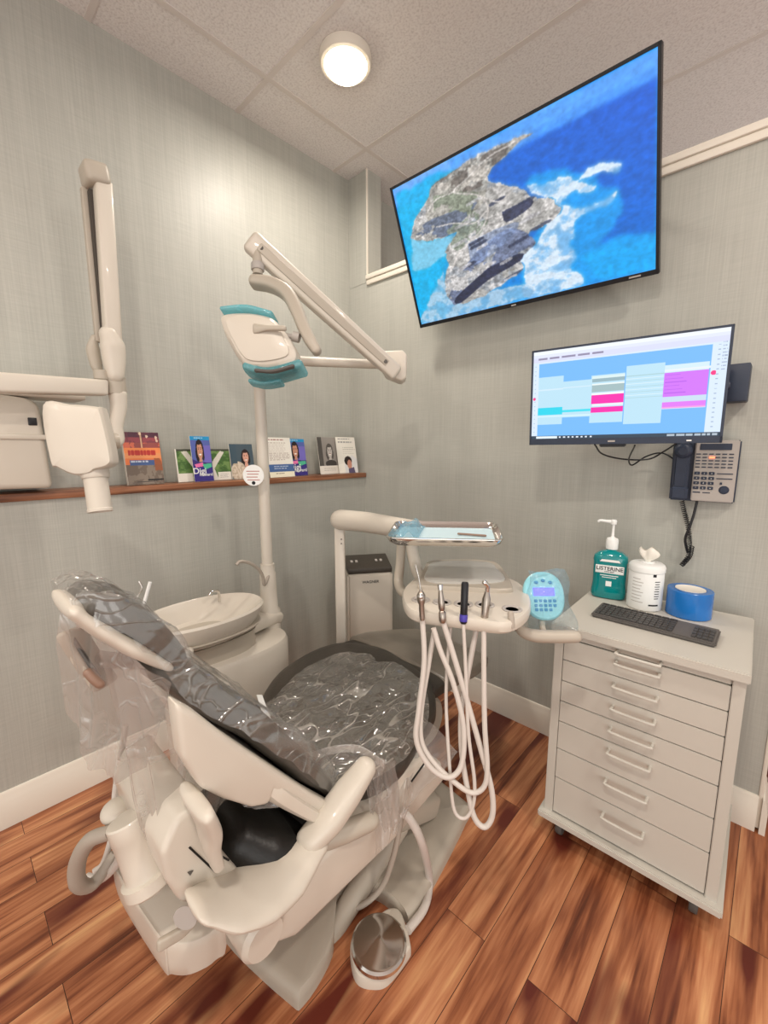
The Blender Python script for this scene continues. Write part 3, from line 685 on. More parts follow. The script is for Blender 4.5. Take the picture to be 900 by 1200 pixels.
printed(cv,MM@Matrix.Translation((-.0005,.007,-.003)),MW-.013,MH-.026,'screen','screen',mo)
mb=MB(); mbox(mb,MM,.185,.197,-MH/2+.006,-MH/2+.010,.001,.0028); mb.build('power_light','label',mo)
mb=MB(); mbox(mb,MM,-.02,.0,-MH/2+.007,-MH/2+.012,.001,.0026); mb.build('maker_mark','silverp',mo)
# wall mount plate and arm
t=thing('monitor_wall_mount','black metal wall bracket sticking out right of the monitor above the desk phone','bracket',(-.13,YW-.03,1.42))
mb=MB(); mb.box((-.128,YW-.035,1.466),(.07,.066,.112),bev=.004); mb.build('wall_plate','navy',t)
mb=MB(); q=MM@Vector((.10,0,-.05)); mb.tube([(-.14,YW-.06,1.46),(-.24,YW-.10,1.45),(q.x,q.y+.02,1.45)],.016,sm=3); mb.build('arm','navy',t)
# cables under the monitor
def cable(name,label,pts,r,mt='blk'):
    o=MB().tube(pts,r,n=8,sm=8).build(name,mt,label=label,cat='cable'); return o
cable('monitor_cable','thin black cable drooping under the left half of the monitor',[onY(697,521,1.53),onY(706,532,1.62),onY(730,538,1.70),onY(760,538,1.70),onY(778,529,1.68),onY(792,520,1.62)],.0028)
cable('monitor_cable','thin black cable looping beneath the monitor towards the phone',[onY(744,522,1.54),onY(737,538,1.66),onY(741,545,1.71),onY(757,535,1.72),onY(776,531,1.72),onY(794,541,1.73)],.0026)

# ================================================================== WALL PHONE
pa=R(4)
PT=frame((-.181,YW-.045,1.196),(math.cos(pa),math.sin(pa),0),(0,-.10,1))
ph=thing('desk_phone','silver and slate wall phone with many buttons below the right end of the monitor','telephone',(-.181,YW,1.10))
hwp,hhp=.089,.099
mb=MB(); mbox(mb,PT,-.087,.088,-hhp-.004,hhp-.002,-.03,-.004,.004)
mbox(mb,PT,-.06,.06,-hhp+.01,hhp-.02,-.055,-.028,.003); mb.build('base','navy',ph)
mb=MB(); mbox(mb,PT,-.026,.084,-hhp,hhp,-.006,.010,.003); fp=mb.build('face_panel','silverp',ph)
mb=MB(); mbox(mb,PT,-.014,.066,hhp-.030,hhp-.010,.009,.0125,.001); mb.build('display','navy',ph)
mb=MB(); mbox(mb,PT,-.084,-.034,-hhp+.002,-hhp+.05,-.004,.030,.008,3); mbox(mb,PT,-.081,-.037,-hhp+.03,hhp-.03,-.004,.022,.008,3)
mb.lathe([(.001,.030),(.015,.030),(.022,.026),(.026,.018),(.026,-.004)],PT@Matrix.Translation((-.058,hhp-.032,0)),32)
mb.lathe([(.001,.0325),(.012,.0325),(.013,.030)],PT@Matrix.Translation((-.058,hhp-.032,0)),24)
mb.build('handset','navy',ph)
for j in range(5):
    for i in range(6):
        mb=MB(); x=-.016+.0165*i; y=hhp-.043-.0105*j; mbox(mb,PT,x-.006,x+.006,y-.0017,y+.0017,.009,.0122,.0005); mb.build('line_button','navy',fp)
for j in range(4):
    for i in range(3):
        mb=MB(); x=-.015+.019*i; y=-.008-.016*j+.002; mbox(mb,PT,x-.0075,x+.0075,y-.0048,y+.0048,.009,.0135,.0012); kb=mb.build('number_button','navy',fp)
        text('123456789*0#'[j*3+i],.006,PT@Matrix.Translation((x,y,.0137)),'button_marks','label',kb,.0001)
mb=MB(); 
for y in (-.006,-.022): mbox(mb,PT,.036,.076,y-.0015,y+.0015,.009,.012,.0005)
mbox(mb,PT,.046,.052,-.041,-.034,.009,.012,.0005); mbox(mb,PT,-.022,-.002,-.071,-.067,.009,.011,.0003); mbox(mb,PT,.004,.024,-.071,-.068,.009,.011,.0003)
mb.build('function_buttons','navy',fp)
MB().lathe([(.001,.0135),(.0095,.013),(.011,.0105),(.0135,.0105),(.0135,.009)],PT@Matrix.Translation((.058,-.058,0)),28).build('dial_ring','navy',fp)
M['redlit']=mat('lit_red_lamp',(255,120,90),.5,emit=(255,110,70),es=2.5)
mb=MB(); mbox(mb,PT,.012,.026,hhp-.056,hhp-.051,.009,.0125); mb.build('message_light','redlit',fp)
# cords
def coil(P,r,turns,tr,n=7):
    Q=catmull(P,20); L=[0]
    for a,b2 in zip(Q,Q[1:]): L.append(L[-1]+(b2-a).length)
    out=[]; T=L[-1]; N_=turns*10
    for k in range(N_+1):
        s=T*k/N_; i=max(0,min(len(Q)-2,int(np.searchsorted(L,s))-1)); f=(s-L[i])/max(L[i+1]-L[i],1e-9); p=Q[i].lerp(Q[i+1],min(max(f,0),1)); t_=(Q[i+1]-Q[i]).normalized()
        u=t_.cross(Vector((0,1,0))).normalized(); v=t_.cross(u); a=2*PI*turns*k/N_
        out.append(p+(u*math.cos(a)+v*math.sin(a))*r)
    return MB().tube(out,tr,n=n,sm=1)
coil([onY(799,587,1.735),onY(802,600,1.74),onY(806,615,1.74),onY(808,632,1.735),onY(807,650,1.735),onY(801,660,1.73),(-.212,1.735,.872),onY(808,652,1.725),onY(811,640,1.72)],.0062,46,.0016).build('coiled_cord','blk',label='black coiled handset cord bunched and hanging below the phone',cat='cord')
mb=MB().tube([onY(817,587,1.735),onY(813,603,1.725),onY(808,618,1.72),onY(803,632,1.722),onY(806,648,1.735)],.0042,n=8)
mb.build('phone_line_cable','blk',label='smooth black line cable hanging straight below the phone beside the coiled cord',cat='cable')
# ================================================================== LEAFLETS ON THE LEDGE
ZL=1.126
def leaflet(px0,px1,pyt,pyb,xf,thick,cv,name,label,cat,lean=.12,yawa=0,holder=None,edge='paper',group=None):
    """board standing on the ledge, seen between px0..px1 and pyt..pyb; xf = its front face distance from the wall"""
    a=onX(px0,pyb,xf); b=onX(px1,pyb,xf); t=onX((px0+px1)/2,pyt,xf-.03)
    Wd=abs(b.y-a.y); Hd=t.z-ZL; cy=(a.y+b.y)/2
    o=thing(name,label,cat,(xf,cy,ZL),group)
    yd=Vector((-math.sin(lean),0,math.cos(lean))); xd=Vector((math.sin(yawa),math.cos(yawa),0))
    T=frame(Vector((xf,cy,ZL))+yd*(Hd/2+.001),xd,yd)
    mb=MB(); mbox(mb,T,-Wd/2,Wd/2,-Hd/2,Hd/2,-thick,-.0006,.0008); mb.build('board' if name!='leaflet' else 'pages',edge,o)
    if cv: printed(cv,T,Wd-.001,Hd-.001,'front_cover','print',o)
    return o,T,Wd,Hd
def woman(cv,cx,cy,s,skin=(205,150,124),hair=(34,22,26)):
    cv.oval(cx,cy-.03*s,.25*s,.26*s,hair); cv.oval(cx-.17*s,cy+.12*s,.12*s,.22*s,hair); cv.oval(cx+.17*s,cy+.10*s,.10*s,.20*s,hair)
    cv.oval(cx,cy+.34*s,.10*s,.14*s,skin); cv.oval(cx,cy+.02*s,.17*s,.24*s,skin); cv.oval(cx-.03*s,cy-.20*s,.16*s,.06*s,hair)
    for dx in (-.07,.07): cv.oval(cx+dx*s,cy-.02*s,.026*s,.016*s,(40,26,26)); cv.rect(cx+dx*s-.035*s,cy-.065*s,cx+dx*s+.035*s,cy-.05*s,(60,40,36))
    cv.oval(cx,cy+.055*s,.02*s,.02*s,tuple(v*.85 for v in skin)); cv.oval(cx,cy+.125*s,.07*s,.03*s,(250,246,240)); cv.rect(cx-.07*s,cy+.095*s,cx+.07*s,cy+.11*s,(150,60,60))
# sunset book
cv=Canvas(70,90,(120,70,60)); n=fbm(cv.X,cv.Y,3,5,5)
for k in range(45):
    c=[(84,44,62),(150,70,80),(214,110,84),(236,140,80),(230,150,96)][min(4,k//9)]; cv.rect(0,k/90,1,(k+1)/90,c)
cv.rect(0,.50,1,.62,(224,120,66)); cv.rect(0,.62,1,1,(112,98,86)); cv.put((cv.Y>.62)&(n>.52),(140,128,114),.8); cv.put((cv.Y<.30)&(n>.5),(110,54,66),.6)
cv.put((cv.Y>.5)&(cv.Y<.75)&(cv.X>.78)&(n>.45),(150,84,50),.9)
cv.lines(.10,.34,.95,.46,1,(170,30,34),.85); cv.rect(.12,.36,.86,.43,(184,44,40),.6); cv.rect(.12,.53,.78,.63,(66,92,142)); cv.lines(.15,.55,.75,.61,1,(230,234,240),.5)
cv.rect(.47,0,.51,.3,(250,220,170),.7)
for x,y in ((.66,.08),(.92,.1),(.93,.16),(.48,.03)): cv.oval(x,y,.035,.03,(250,230,200),.8)
cv.rect(.55,.9,.98,.935,(30,26,26)); cv.rect(.25,.95,.8,.96,(40,36,36))
leaflet(150,193,506,562,-1.835,.018,cv,'book','book with an orange sunset cover and red title, first on the ledge','book',.16)
# green photo stand (two visible ends)
cv=Canvas(110,62,(92,128,66)); n=fbm(cv.X,cv.Y,8,5,7); cv.put(n>.55,(60,96,44),.7); cv.put(n<.42,(126,156,92),.7); cv.rect(0,0,1,.06,(70,74,60))
cv.poly([(.10,.08),(.2,.06),(.40,.55),(.30,.62)],(222,218,206)); cv.poly([(.90,.1),(.82,.06),(.60,.5),(.68,.62)],(222,218,206)); cv.poly([(.35,.5),(.65,.5),(.75,1),(.28,1)],(226,222,214)); cv.oval(.5,.3,.09,.16,(120,80,60))
cv.rect(0,.74,.26,1,(236,232,222)); cv.rect(.74,.74,1,1,(236,232,222)); cv.lines(.77,.8,.97,.95,3,(150,150,150),.3); cv.rect(0,0,.02,1,(236,232,222))
leaflet(209,272,526,559,-1.84,.004,cv,'leaflet_stand','wide card stand with a green photo of white-sleeved arms, behind the narrow violet leaflet','card stand',.14)
def digi():
    cv=Canvas(48,104,(86,104,170)); cv.rect(0,0,1,.085,(36,150,206)); cv.lines(.2,.03,.8,.06,1,(230,240,250),.6); cv.rect(0,.085,1,.56,(90,104,176)); cv.rect(.6,.2,1,.6,(120,110,196)); woman(cv,.44,.30,.80)
    cv.poly([(0,.62),(1,.58),(1,1),(0,1)],(56,44,130)); cv.poly([(0,.5),(.3,.56),(1,.6),(1,.68),(0,.66)],(60,48,120)); cv.poly([(.1,.62),(.5,.58),(.6,.66),(.15,.69)],(236,120,176)); cv.poly([(.5,.62),(.95,.6),(.98,.68),(.6,.74)],(80,190,150)); return cv
def digi_text(o,T,Wd,Hd):
    text('Digi',Wd*.42,T@Matrix.Translation((-Wd*.18,-Hd*.27,.0004)),'title_lettering','label',o,.0002)
    text('Reward',Wd*.22,T@Matrix.Translation((Wd*.12,-Hd*.35,.0004)),'title_lettering','label',o,.0002)
r=leaflet(228,251,511,559,-1.815,.004,digi(),'leaflet','narrow violet leaflet with a smiling woman, standing in front of the green photo stand','leaflet',.14); digi_text(*r)
cv=Canvas(60,74,(70,86,96)); woman(cv,.66,.36,.72,(214,160,140),(40,26,26)); cv.oval(.3,.8,.32,.3,(190,172,150)); n=fbm(cv.X,cv.Y,11,4,12); cv.put((((cv.X-.3)/.32)**2+((cv.Y-.8)/.3)**2<1)&(n>.5),(214,200,182)); cv.rect(0,0,.28,.55,(64,84,96)); cv.oval(.66,.85,.2,.2,(206,170,150))
leaflet(273,300,520,559,-1.83,.005,cv,'leaflet','square leaflet with a laughing woman, left of the lamp pole','leaflet',.16)
cv=Canvas(66,96,(238,234,224)); cv.lines(.12,.04,.9,.1,1,(150,96,90),.6); cv.lines(.08,.13,.92,.60,11,(176,160,152),.35); cv.rect(0,.68,1,.86,(72,104,158)); cv.lines(.2,.72,.9,.82,2,(220,228,240),.35); cv.rect(0,.86,1,1,(246,240,216)); cv.lines(.25,.9,.6,.94,1,(120,100,90),.5)
o,T,Wd,Hd=leaflet(317,346,512,556,-1.80,.004,cv,'leaflet','cream leaflet with a blue band, in front of the box right of the pole','leaflet',.2)
t=thing('leaflet_box','grey blue leaflet dispenser box behind the cream leaflet with a blue band','leaflet box',(-1.86,onX(325,556,-1.84).y,ZL))
a=onX(311,556,-1.84).y; b=onX(343,556,-1.84).y; mb=MB()
hh=.135
mb.xprism([(a,ZL),(b,ZL),(b,ZL+.05),(a,ZL+.05)],-1.865,-1.828,.001)
mb.build('tray','navy',t)
mb=MB(); mbox(mb,frame((-1.862,(a+b)/2,ZL+.085),(0,1,0),(-.1,0,1)),-(b-a)/2,(b-a)/2,-.08,.06,-.004,.02,.001); mb.build('leaflets','paper',t)
r=leaflet(340,361,514,553,-1.83,.004,digi(),'leaflet','narrow violet leaflet with a smiling woman, right of the cream leaflet with blue band','leaflet',.16); digi_text(*r)
cv=Canvas(44,76,(150,144,138)); woman(cv,.6,.38,.72,(198,192,186),(86,80,76)); cv.rect(0,0,.22,.8,(84,80,76)); cv.oval(.62,.72,.3,.1,(66,62,60)); cv.rect(0,.78,1,1,(238,232,222)); cv.lines(.2,.84,.9,.94,2,(170,160,150),.35)
leaflet(376,398,512,551,-1.83,.003,cv,'leaflet','black and white portrait leaflet near the corner end of the ledge','leaflet',.16)
cv=Canvas(60,76,(232,228,218)); cv.lines(.1,.04,.9,.2,2,(130,130,130),.4); cv.lines(.3,.28,.95,.5,4,(180,176,166),.3); cv.poly([(.3,.75),(.75,.5),(1,.62),(1,1),(.3,1)],(222,222,222)); cv.oval(.52,.66,.2,.13,(40,26,24)); cv.oval(.58,.76,.12,.13,(196,140,120)); cv.poly([(.5,.88),(.8,.84),(.85,1),(.5,1)],(90,80,110)); cv.poly([(0,.76),(.3,.72),(.34,.97),(0,.97)],(240,236,226))
leaflet(398,420,512,550,-1.815,.003,cv,'leaflet','white leaflet with a small dark-haired head, last on the ledge by the corner','leaflet',.16,.0)

# ================================================================== X-RAY UNIT
xr=thing('xray_unit','white x-ray unit on the left wall with jointed arm and angular tube head','x-ray machine',(-1.86,.10,1.15))
xf=-1.74
pts=[onX(px,py,xf) for px,py in ((-60,452),(32,466),(46,474),(63,572),(-60,576))]
pl=[(p.y,p.z) for p in pts]
MB().xprism(pl,XW+.001,xf,.018,3).build('wall_housing','white',xr)
p0=onX(-60,511,xf+.004); p1=onX(56,512,xf+.004); mb=MB(); mb.box(((xf+.002),(p0.y+p1.y)/2,(p0.z+p1.z)/2),(.012,p1.y-p0.y,.016),bev=.004); mb.build('housing_ridge','white',xr)
p=onX(38,494,xf); mb=MB(); mb.box((xf+.001,p.y,p.z),(.006,.022,.024),bev=.002); mb.build('power_switch','blk',xr)
# upper bracket behind the arm
a=onX(-40,455,-1.79); b=onX(95,468,-1.82); mb=MB(); mb.box((-1.82,(a.y+b.y)/2,a.z-.005),(.14,b.y-a.y,.02),bev=.006); mb.build('bracket_plate','white',xr)
# horizontal arm
xa=-1.66
def xslab(P,hw,ht,mt,name,par,**k): return MB().slab(P,hw,ht,**k).build(name,mt,par)
pl=[onX(px,py,xa+.03) for px,py in ((-60,431),(128,445),(128,463),(-60,458))]
MB().xprism([(p.y,p.z) for p in pl],xa-.03,xa+.03,.008,3).build('extension_arm','white',xr)
# elbow collar
q=onX(136,452,xa); 
def vcyl(mb,c,r,z0,z1,n=28,b=.004): return mb.lathe([(r-b,z0),(r,z0+b),(r,z1-b),(r-b,z1)],(c.x,c.y,0),n)
zb=onX(134,478,xa).z; zt=onX(134,395,xa).z
mb=MB(); vcyl(mb,q,.030,onX(134,463,xa).z,onX(134,440,xa).z); mb.build('elbow_collar','white2',xr)
mb=MB(); vcyl(mb,onX(120,452,xa),.022,onX(120,446,xa).z,onX(120,434,xa).z); mb.build('arm_bearing','white2',xr)
# rising scissor arm: two rails
def rail(pxs,w,name,mt,x,hx):
    P=[onX(a,b,x) for a,b in pxs]; return MB().slab(P,hx,w,sm=1,e=6,n=24,endr=.004).build(name,mt,xr)
rail(((99,222),(116,400)),.011,'rear_rail','white2',xa-.035,.012)
rail(((120,215),(132,398)),.024,'front_rail','white',xa+.012,.024)
rail(((108,225),(124,398)),.012,'spring_channel','seam',xa-.014,.010)  # plain dark bar between the two rails
P=[onX(110,198,xa),onX(111,210,xa),onX(112,219,xa)]
c=onX(111,207,xa); MB().box((xa,c.y,c.z),(.085,.068,.062),Rm=Matrix.Rotation(R(8),3,'X'),bev=.014,seg=3).build('top_cap','white2',xr)
MB().slab([onX(127,392,xa+.012),onX(132,406,xa+.012),onX(134,425,xa+.012),onX(135,440,xa+.012)],[.03,.034,.03,.028],[.026,.036,.033,.026],e=2.4).build('knuckle_cover','white',xr)
MB().slab([onX(110,396,xa-.04),onX(109,410,xa-.04),onX(113,428,xa-.04),onX(117,440,xa-.04)],[.014,.016,.014,.012],[.010,.020,.018,.01],e=2.4).build('knuckle_cover','white2',xr)
# lower elbow down to the yoke
MB().slab([onX(138,462,xa),onX(139,478,xa),onX(136,500,xa+.01),onX(137,515,xa+.02),onX(130,522,xa+.05)],[.03,.028,.022,.024,.02],[.026,.024,.02,.022,.018],e=2.6).build('yoke','white',xr)
p=onX(130,517,xa+.08); mb=MB(); mb.lathe([(.001,-.02),(.024,-.02),(.026,-.012),(.026,.012),(.022,.02)],Matrix.Translation(p)@Matrix.Rotation(R(90),4,'X'),24); mb.build('swivel','white2',xr)
# tube head, facing the room
wd_=1.03
def DV(px,py,w_=wd_): return D(px,py,w_)
hd=[(49,474),(80,473),(112,476),(119,482),(131,534),(128,546),(112,551),(104,556),(86,557),(66,548),(58,540)]
ctr=DV(90,515); T=Matrix((rt,up,-fw)).transposed().to_4x4(); T.translation=ctr
pl=[((a-90)/F*wd_,-(b-515)/F*wd_) for a,b in hd][::-1]
T2=T@Matrix.Rotation(R(0),4,'Z')@Matrix.Translation((0,0,-.075))
def smoothring(pts,n=8):
    P=[Vector((a,b,0)) for a,b in pts]; P=P+P[:3]; Q=catmull(P,n); Q=Q[n:n+n*len(pts)]; return [(p.x,p.y) for p in Q]
rp=rounded=smoothring(pl,5); cxx=sum(p[0] for p in rp)/len(rp); cyy=sum(p[1] for p in rp)/len(rp); bd=Vector((-.86,.50,-.04))
def hring(s,d): return [T@Vector((cxx+(x-cxx)*s,cyy+(y-cyy)*s,0))+bd*d for x,y in rp]
head=MB().loft([hring(.3,-.010),hring(.75,-.009),hring(.93,-.005),hring(.985,.003),hring(1.0,.014),hring(1.0,.05)]).build('tube_head','white',xr)
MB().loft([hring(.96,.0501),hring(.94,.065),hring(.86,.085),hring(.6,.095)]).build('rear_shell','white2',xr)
ax=(DV(106,598)-DV(100,556)); ax.normalize()
a0=DV(101,551); z_=-ax; 
def axis_frame(o,zd):
    zd=zd.normalized(); x=zd.cross(Vector((.3,.9,.1))).normalized(); y=zd.cross(x); m_=Matrix((x,y,zd)).transposed().to_4x4(); m_.translation=o; return m_
AF=axis_frame(a0-T.col[2].to_3d()*.03,ax)
MB().lathe([(.02,-.01),(.032,-.006),(.0315,.012),(.029,.018)],AF,32).build('cone_collar','white',head)
MB().lathe([(.0265,.012),(.0265,.094),(.028,.096),(.028,.102),(.0255,.103),(.0235,.098),(.0235,.03),(.001,.03)],AF,32).build('aiming_cone','white',head)

# ================================================================== AIR PURIFIER
pc=Vector((-1.535,1.52,0)); pa_=R(62)   # face normal direction
ux=Vector((math.sin(R(35)),math.cos(R(35)),0)); nrm=Vector((ux.y,-ux.x,0))
PF=frame((pc.x,pc.y,0),ux,(0,0,1))     # z = ux x up = outward
ap=thing('air_purifier','white upright air purifier with a dark sloping top, in the room corner behind the post','air purifier',pc)
aw,ad_,ah=.235,.17,.70
mb=MB(); mbox(mb,PF,-aw/2,aw/2,.0,ah-.06,-ad_/2,ad_/2,.012,3); mb.build('body','white',ap)
prof=[(-ad_/2+.004,ah-.062),(ad_/2-.004,ah-.062),(ad_/2-.004,ah-.035),(-ad_/2+.004,ah)]
TP=PF@Matrix(((0,0,1,-aw/2+.004),(0,1,0,0),(-1,0,0,0),(0,0,0,1)))
mb=MB(); mb.prism([(-a,b) for a,b in prof],PF@Matrix(((0,0,1,-aw/2+.003),(0,1,0,0),(-1,0,0,0),(0,0,0,1))),aw-.006,.005); mb.build('control_panel','dark',ap)
nn_=(PF.to_3x3()@Vector((0,math.cos(math.atan(.035/.16)),math.sin(math.atan(.035/.16))))).normalized()
for x in (-.085,-.06,.045,.07):
    mb=MB(); p=PF@Vector((x,ah-.018,0.0)); mb._merge((lambda b:(bmesh.ops.create_cube(b,size=1),bmesh.ops.scale(b,vec=(.012,.004,.02),verts=b.verts),b)[-1])(bmesh.new()),PF@Matrix.Translation((x,ah-.0155,0))@Matrix.Rotation(R(12),4,'X')); mb.build('touch_button','silverp',ap)
text('WAGNER',.020,PF@Matrix.Translation((0,ah-.105,ad_/2+.0008)),'brand_lettering','ink',ap,.0003)

# ================================================================== CUSPIDOR UNIT WITH LAMP POLE
cu=thing('cuspidor_unit','white spittoon unit with oval bowl and taps, beside the left wall behind the headrest','dental unit',(-1.42,.80,0))
def sup(cx,cy,rx,ry,n=48,e=2.3,ang=0):
    o=[]
    for k in range(n):
        a=2*PI*k/n; x=rx*math.copysign(abs(math.cos(a))**(2/e),math.cos(a)); y=ry*math.copysign(abs(math.sin(a))**(2/e),math.sin(a)); o.append((cx+x*math.cos(ang)-y*math.sin(ang),cy+x*math.sin(ang)+y*math.cos(ang)))
    return o
def stack(rows,n=48,e=2.3,ang=0,tiltf=None):
    L=[]
    for cx,cy,rx,ry,z in rows:
        lp=[Vector((x,y,z)) for x,y in sup(cx,cy,rx,ry,n,e,ang)]
        if tiltf: lp=[tiltf(v) for v in lp]
        L.append(lp)
    return L
bcx,bcy=-1.46,.70
MB().loft(stack([(bcx,bcy,.13,.205,.0),(bcx,bcy,.14,.22,.02),(bcx,bcy,.145,.225,.25),(bcx,bcy,.145,.228,.515),(bcx,bcy,.138,.22,.532),(bcx,bcy,.12,.205,.537)],e=2.8)).build('cabinet_body','white',cu)
MB().loft(stack([(bcx,bcy,.148,.262,.425),(bcx,bcy,.149,.263,.43),(bcx,bcy,.149,.263,.428)],e=2.8)).build('seam_band','white2',cu) if 0 else None
# neck block carrying the bowl
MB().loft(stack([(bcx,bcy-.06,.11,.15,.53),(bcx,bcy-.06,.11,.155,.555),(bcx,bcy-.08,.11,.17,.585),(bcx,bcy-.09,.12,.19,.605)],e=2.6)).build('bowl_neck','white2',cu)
bx0,by0=-1.43,.60
rows=[(bx0,by0,.05,.08,0.593),(bx0,by0,.10,.16,0.613),(bx0,by0,.125,.195,0.648),(bx0,by0,.14,.215,0.683),(bx0,by0,.143,.22,0.698),(bx0,by0,.138,.213,0.706),(bx0,by0,.130,.203,0.700),(bx0,by0-.01,.118,.18,0.678),(bx0,by0-.02,.09,.14,0.643),(bx0,by0-.03,.04,.06,0.630),(bx0,by0-.03,.002,.003,0.628)]
MB().loft(stack(rows,n=56,e=2.15)).build('bowl','white',cu)
MB().loft(stack([(bx0,by0+.01,.118,.19,0.625),(bx0,by0+.01,.121,.193,0.628),(bx0,by0+.01,.125,.197,0.634),(bx0,by0+.01,.122,.194,0.637)],n=56)).build('bowl_groove','white2',cu)
p=onZ(257,702,.70); Q=[Vector((p.x,p.y,.69)),Vector((p.x,p.y,.715)),Vector((p.x+.004,p.y-.006,.735)),Vector((p.x+.01,p.y-.03,.740)),Vector((p.x+.014,p.y-.045,.730))]
MB().tube(Q,.0055,n=12).build('rinse_spout','chrome',cu)
# bracket from bowl to pole
pxy=Vector((-1.5,.905,0))
mb=MB(); mb.slab([(-1.46,.70,.565),(-1.48,.80,.575),(-1.495,.90,.575),(-1.50,.93,.565)],[.055,.055,.05,.045],.028); mb.build('pole_bracket','white',cu)
mb=MB(); mb.lathe([(.045,.49),(.045,.60),(.037,.612),(.034,.70),(.032,.76),(.0285,.768),(.0285,.80)],(pxy.x,pxy.y,0),32); mb.build('pole_sleeve','white',cu)
a=Vector((pxy.x+.02,pxy.y+.0,.77)); Q=[a,onX(310,685,-1.465),onX(308,676,-1.46),onX(303,667,-1.455),onX(293,660,-1.45),onX(282,658,-1.445),onX(277,662,-1.445)]
MB().tube(Q,.0065,n=12).build('cup_filler_tap','hosegrey',cu)
mb=MB(); q=onX(222,772,-1.33); mb.slab([onX(222,763,-1.31),onX(220,775,-1.31),onX(225,787,-1.29)],.014,.012,e=2.4); mb.build('cup_sensor','white',cu)
# cabinet seam and latch
mb=MB(); q=onX(276,776,bcx+.147); mb.box((bcx+.1455,q.y,.29),(.003,.003,.26)); mb.build('door_seam','white2',cu)
mb=MB(); mb.ell((bcx+.147,q.y-.002,.42),(.004,.007,.01)); mb.build('latch','silverp',cu)
# ---- operating lamp on its pole
la=thing('operating_lamp','white dental operating light on a tall pole with a slanting spring arm','dental light',(pxy.x,pxy.y,.80))
zt=1.605
bar0=Vector((pxy.x,pxy.y,zt)); bar1=D(466,428,1.74)
Q=[Vector((pxy.x,pxy.y,.78)),Vector((pxy.x,pxy.y,1.0)),Vector((pxy.x,pxy.y,1.3)),Vector((pxy.x,pxy.y,1.52)),bar0+Vector((.01,.01,-.01)),bar0+(bar1-bar0)*.12,bar0+(bar1-bar0)*.5,bar1]
Q[-1].z=Q[-1].z
MB().tube(Q,[.0225,.0225,.0225,.0215,.021,.0195,.0185,.018],n=20).build('pole','white',la)
# pivot block at the far end
bc=D(463,432,1.70)
T=Matrix((rt,up,-fw)).transposed().to_4x4(); T.translation=D(460,430,1.70)
pl=[((a-460)/F*1.7,-(b-430)/F*1.7) for a,b in ((448,414),(472,413),(477,419),(476,445),(470,449),(452,442),(446,430))][::-1]
MB().prism(pl,T@Matrix.Translation((0,0,-.03)),.06,.008,3).build('pivot_block','white',la)
A0=D(462,436,1.63); A1=D(296,285,1.42)
d=(A1-A0).normalized(); side=d.cross(fw).normalized()
mb=MB(); mb.slab([A0,A0.lerp(A1,.5),A1],[.030,.034,.036],[.024,.026,.026],wd=side,sm=4,e=4.5,n=32,endr=.016); sp=mb.build('spring_arm','white',la)
mb=MB(); mb.slab([A0.lerp(A1,.06)-fw*.027,A0.lerp(A1,.5)-fw*.029,A0.lerp(A1,.94)-fw*.029],[.012,.014,.014],.003,wd=side,sm=1,e=4,endr=.003); mb.build('arm_groove_cover','white2',la)
for tt in (.07,.93):
    c=A0.lerp(A1,tt)-fw*.026; mb=MB(); mb.lathe([(.001,.006),(.007,.006),(.008,0)],axis_frame(c,-fw),16); mb.build('pivot_screw','rubber',la)
# pin and gooseneck yoke
P0=D(302,296,1.42); P1=D(302,322,1.42)
mb=MB(); mb.tube([P0,P1],.0165,n=20,sm=1); mb.build('pin','white2',la)
mb=MB(); mb.lathe([(.020,-.012),(.022,-.008),(.022,.008),(.020,.012)],axis_frame(D(302,313,1.42),(P1-P0)),20); mb.build('pin_collar','silverp',la)
Q=[D(298,331,1.41),D(318,334,1.40),D(336,344,1.385),D(347,362,1.37),D(356,384,1.355),D(364,400,1.345),D(371,411,1.34)]
MB().slab(Q,[.030,.030,.030,.028,.027,.026,.022],[.018,.021,.022,.022,.020,.019,.016],wd=fw,e=3.5,n=28,endr=.014).build('yoke_arm','white2',la)
K=D(351,396,1.35); mb=MB(); mb.tube([K,D(343,394,1.35)],.016,n=16,sm=1); mb.tube([D(346,395,1.35),D(330,392,1.34)],.008,n=12,sm=1); mb.build('tilt_knob','silverp',la)
# lamp head: rounded shell seen from above and behind, opening faces the chair
hw_=1.32; hc=D(305,398,hw_)
T=Matrix((rt,up,-fw)).transposed().to_4x4(); T.translation=hc
def HP(px,py,dz=0): return T@Vector(((px-305)/F*hw_,-(py-398)/F*hw_,dz))
def ring(pts,dz): 
    cen=Vector((sum(p[0] for p in pts)/len(pts),sum(p[1] for p in pts)/len(pts)))
    return pts
outer=[(262,372),(290,369),(318,374),(330,384),(344,404),(350,418),(345,428),(318,434),(294,433),(282,424),(270,404),(262,386)]
def smoothring(pts,n=48):
    P=[Vector((a,b,0)) for a,b in pts]; P=P+P[:3]; Q=catmull(P,8); Q=Q[8:8+8*len(pts)]; return [(p.x,p.y) for p in Q]
def sc_ring(pts,s,cx=306,cy=401,dx=0,dy=0): return [((a-cx)*s+cx+dx,(b-cy)*s+cy+dy) for a,b in pts]
O=smoothring(outer)
levels=[(.55,-.02,.030),(.86,-.01,.026),(.955,0,.018),(1.0,0,.0),(1.02,0,-.03),(.99,2,-.060),(.93,4,-.075),(.80,5,-.080)]
L=[]
for s,dy,dz in levels: L.append([HP(a,b,dz) for a,b in sc_ring(O,s,dy=dy*1.0)])
MB().loft(L).build('lamp_head','white',la)
inn=[HP(a,b,.0305) for a,b in sc_ring(O,.70)]; 
MB().loft([[HP(a,b,.024) for a,b in sc_ring(O,.80)],[HP(a,b,.0325) for a,b in sc_ring(O,.78)],[HP(a,b,.036) for a,b in sc_ring(O,.60)],[HP(a,b,.037) for a,b in sc_ring(O,.3)]]).build('rear_cover','white',la)
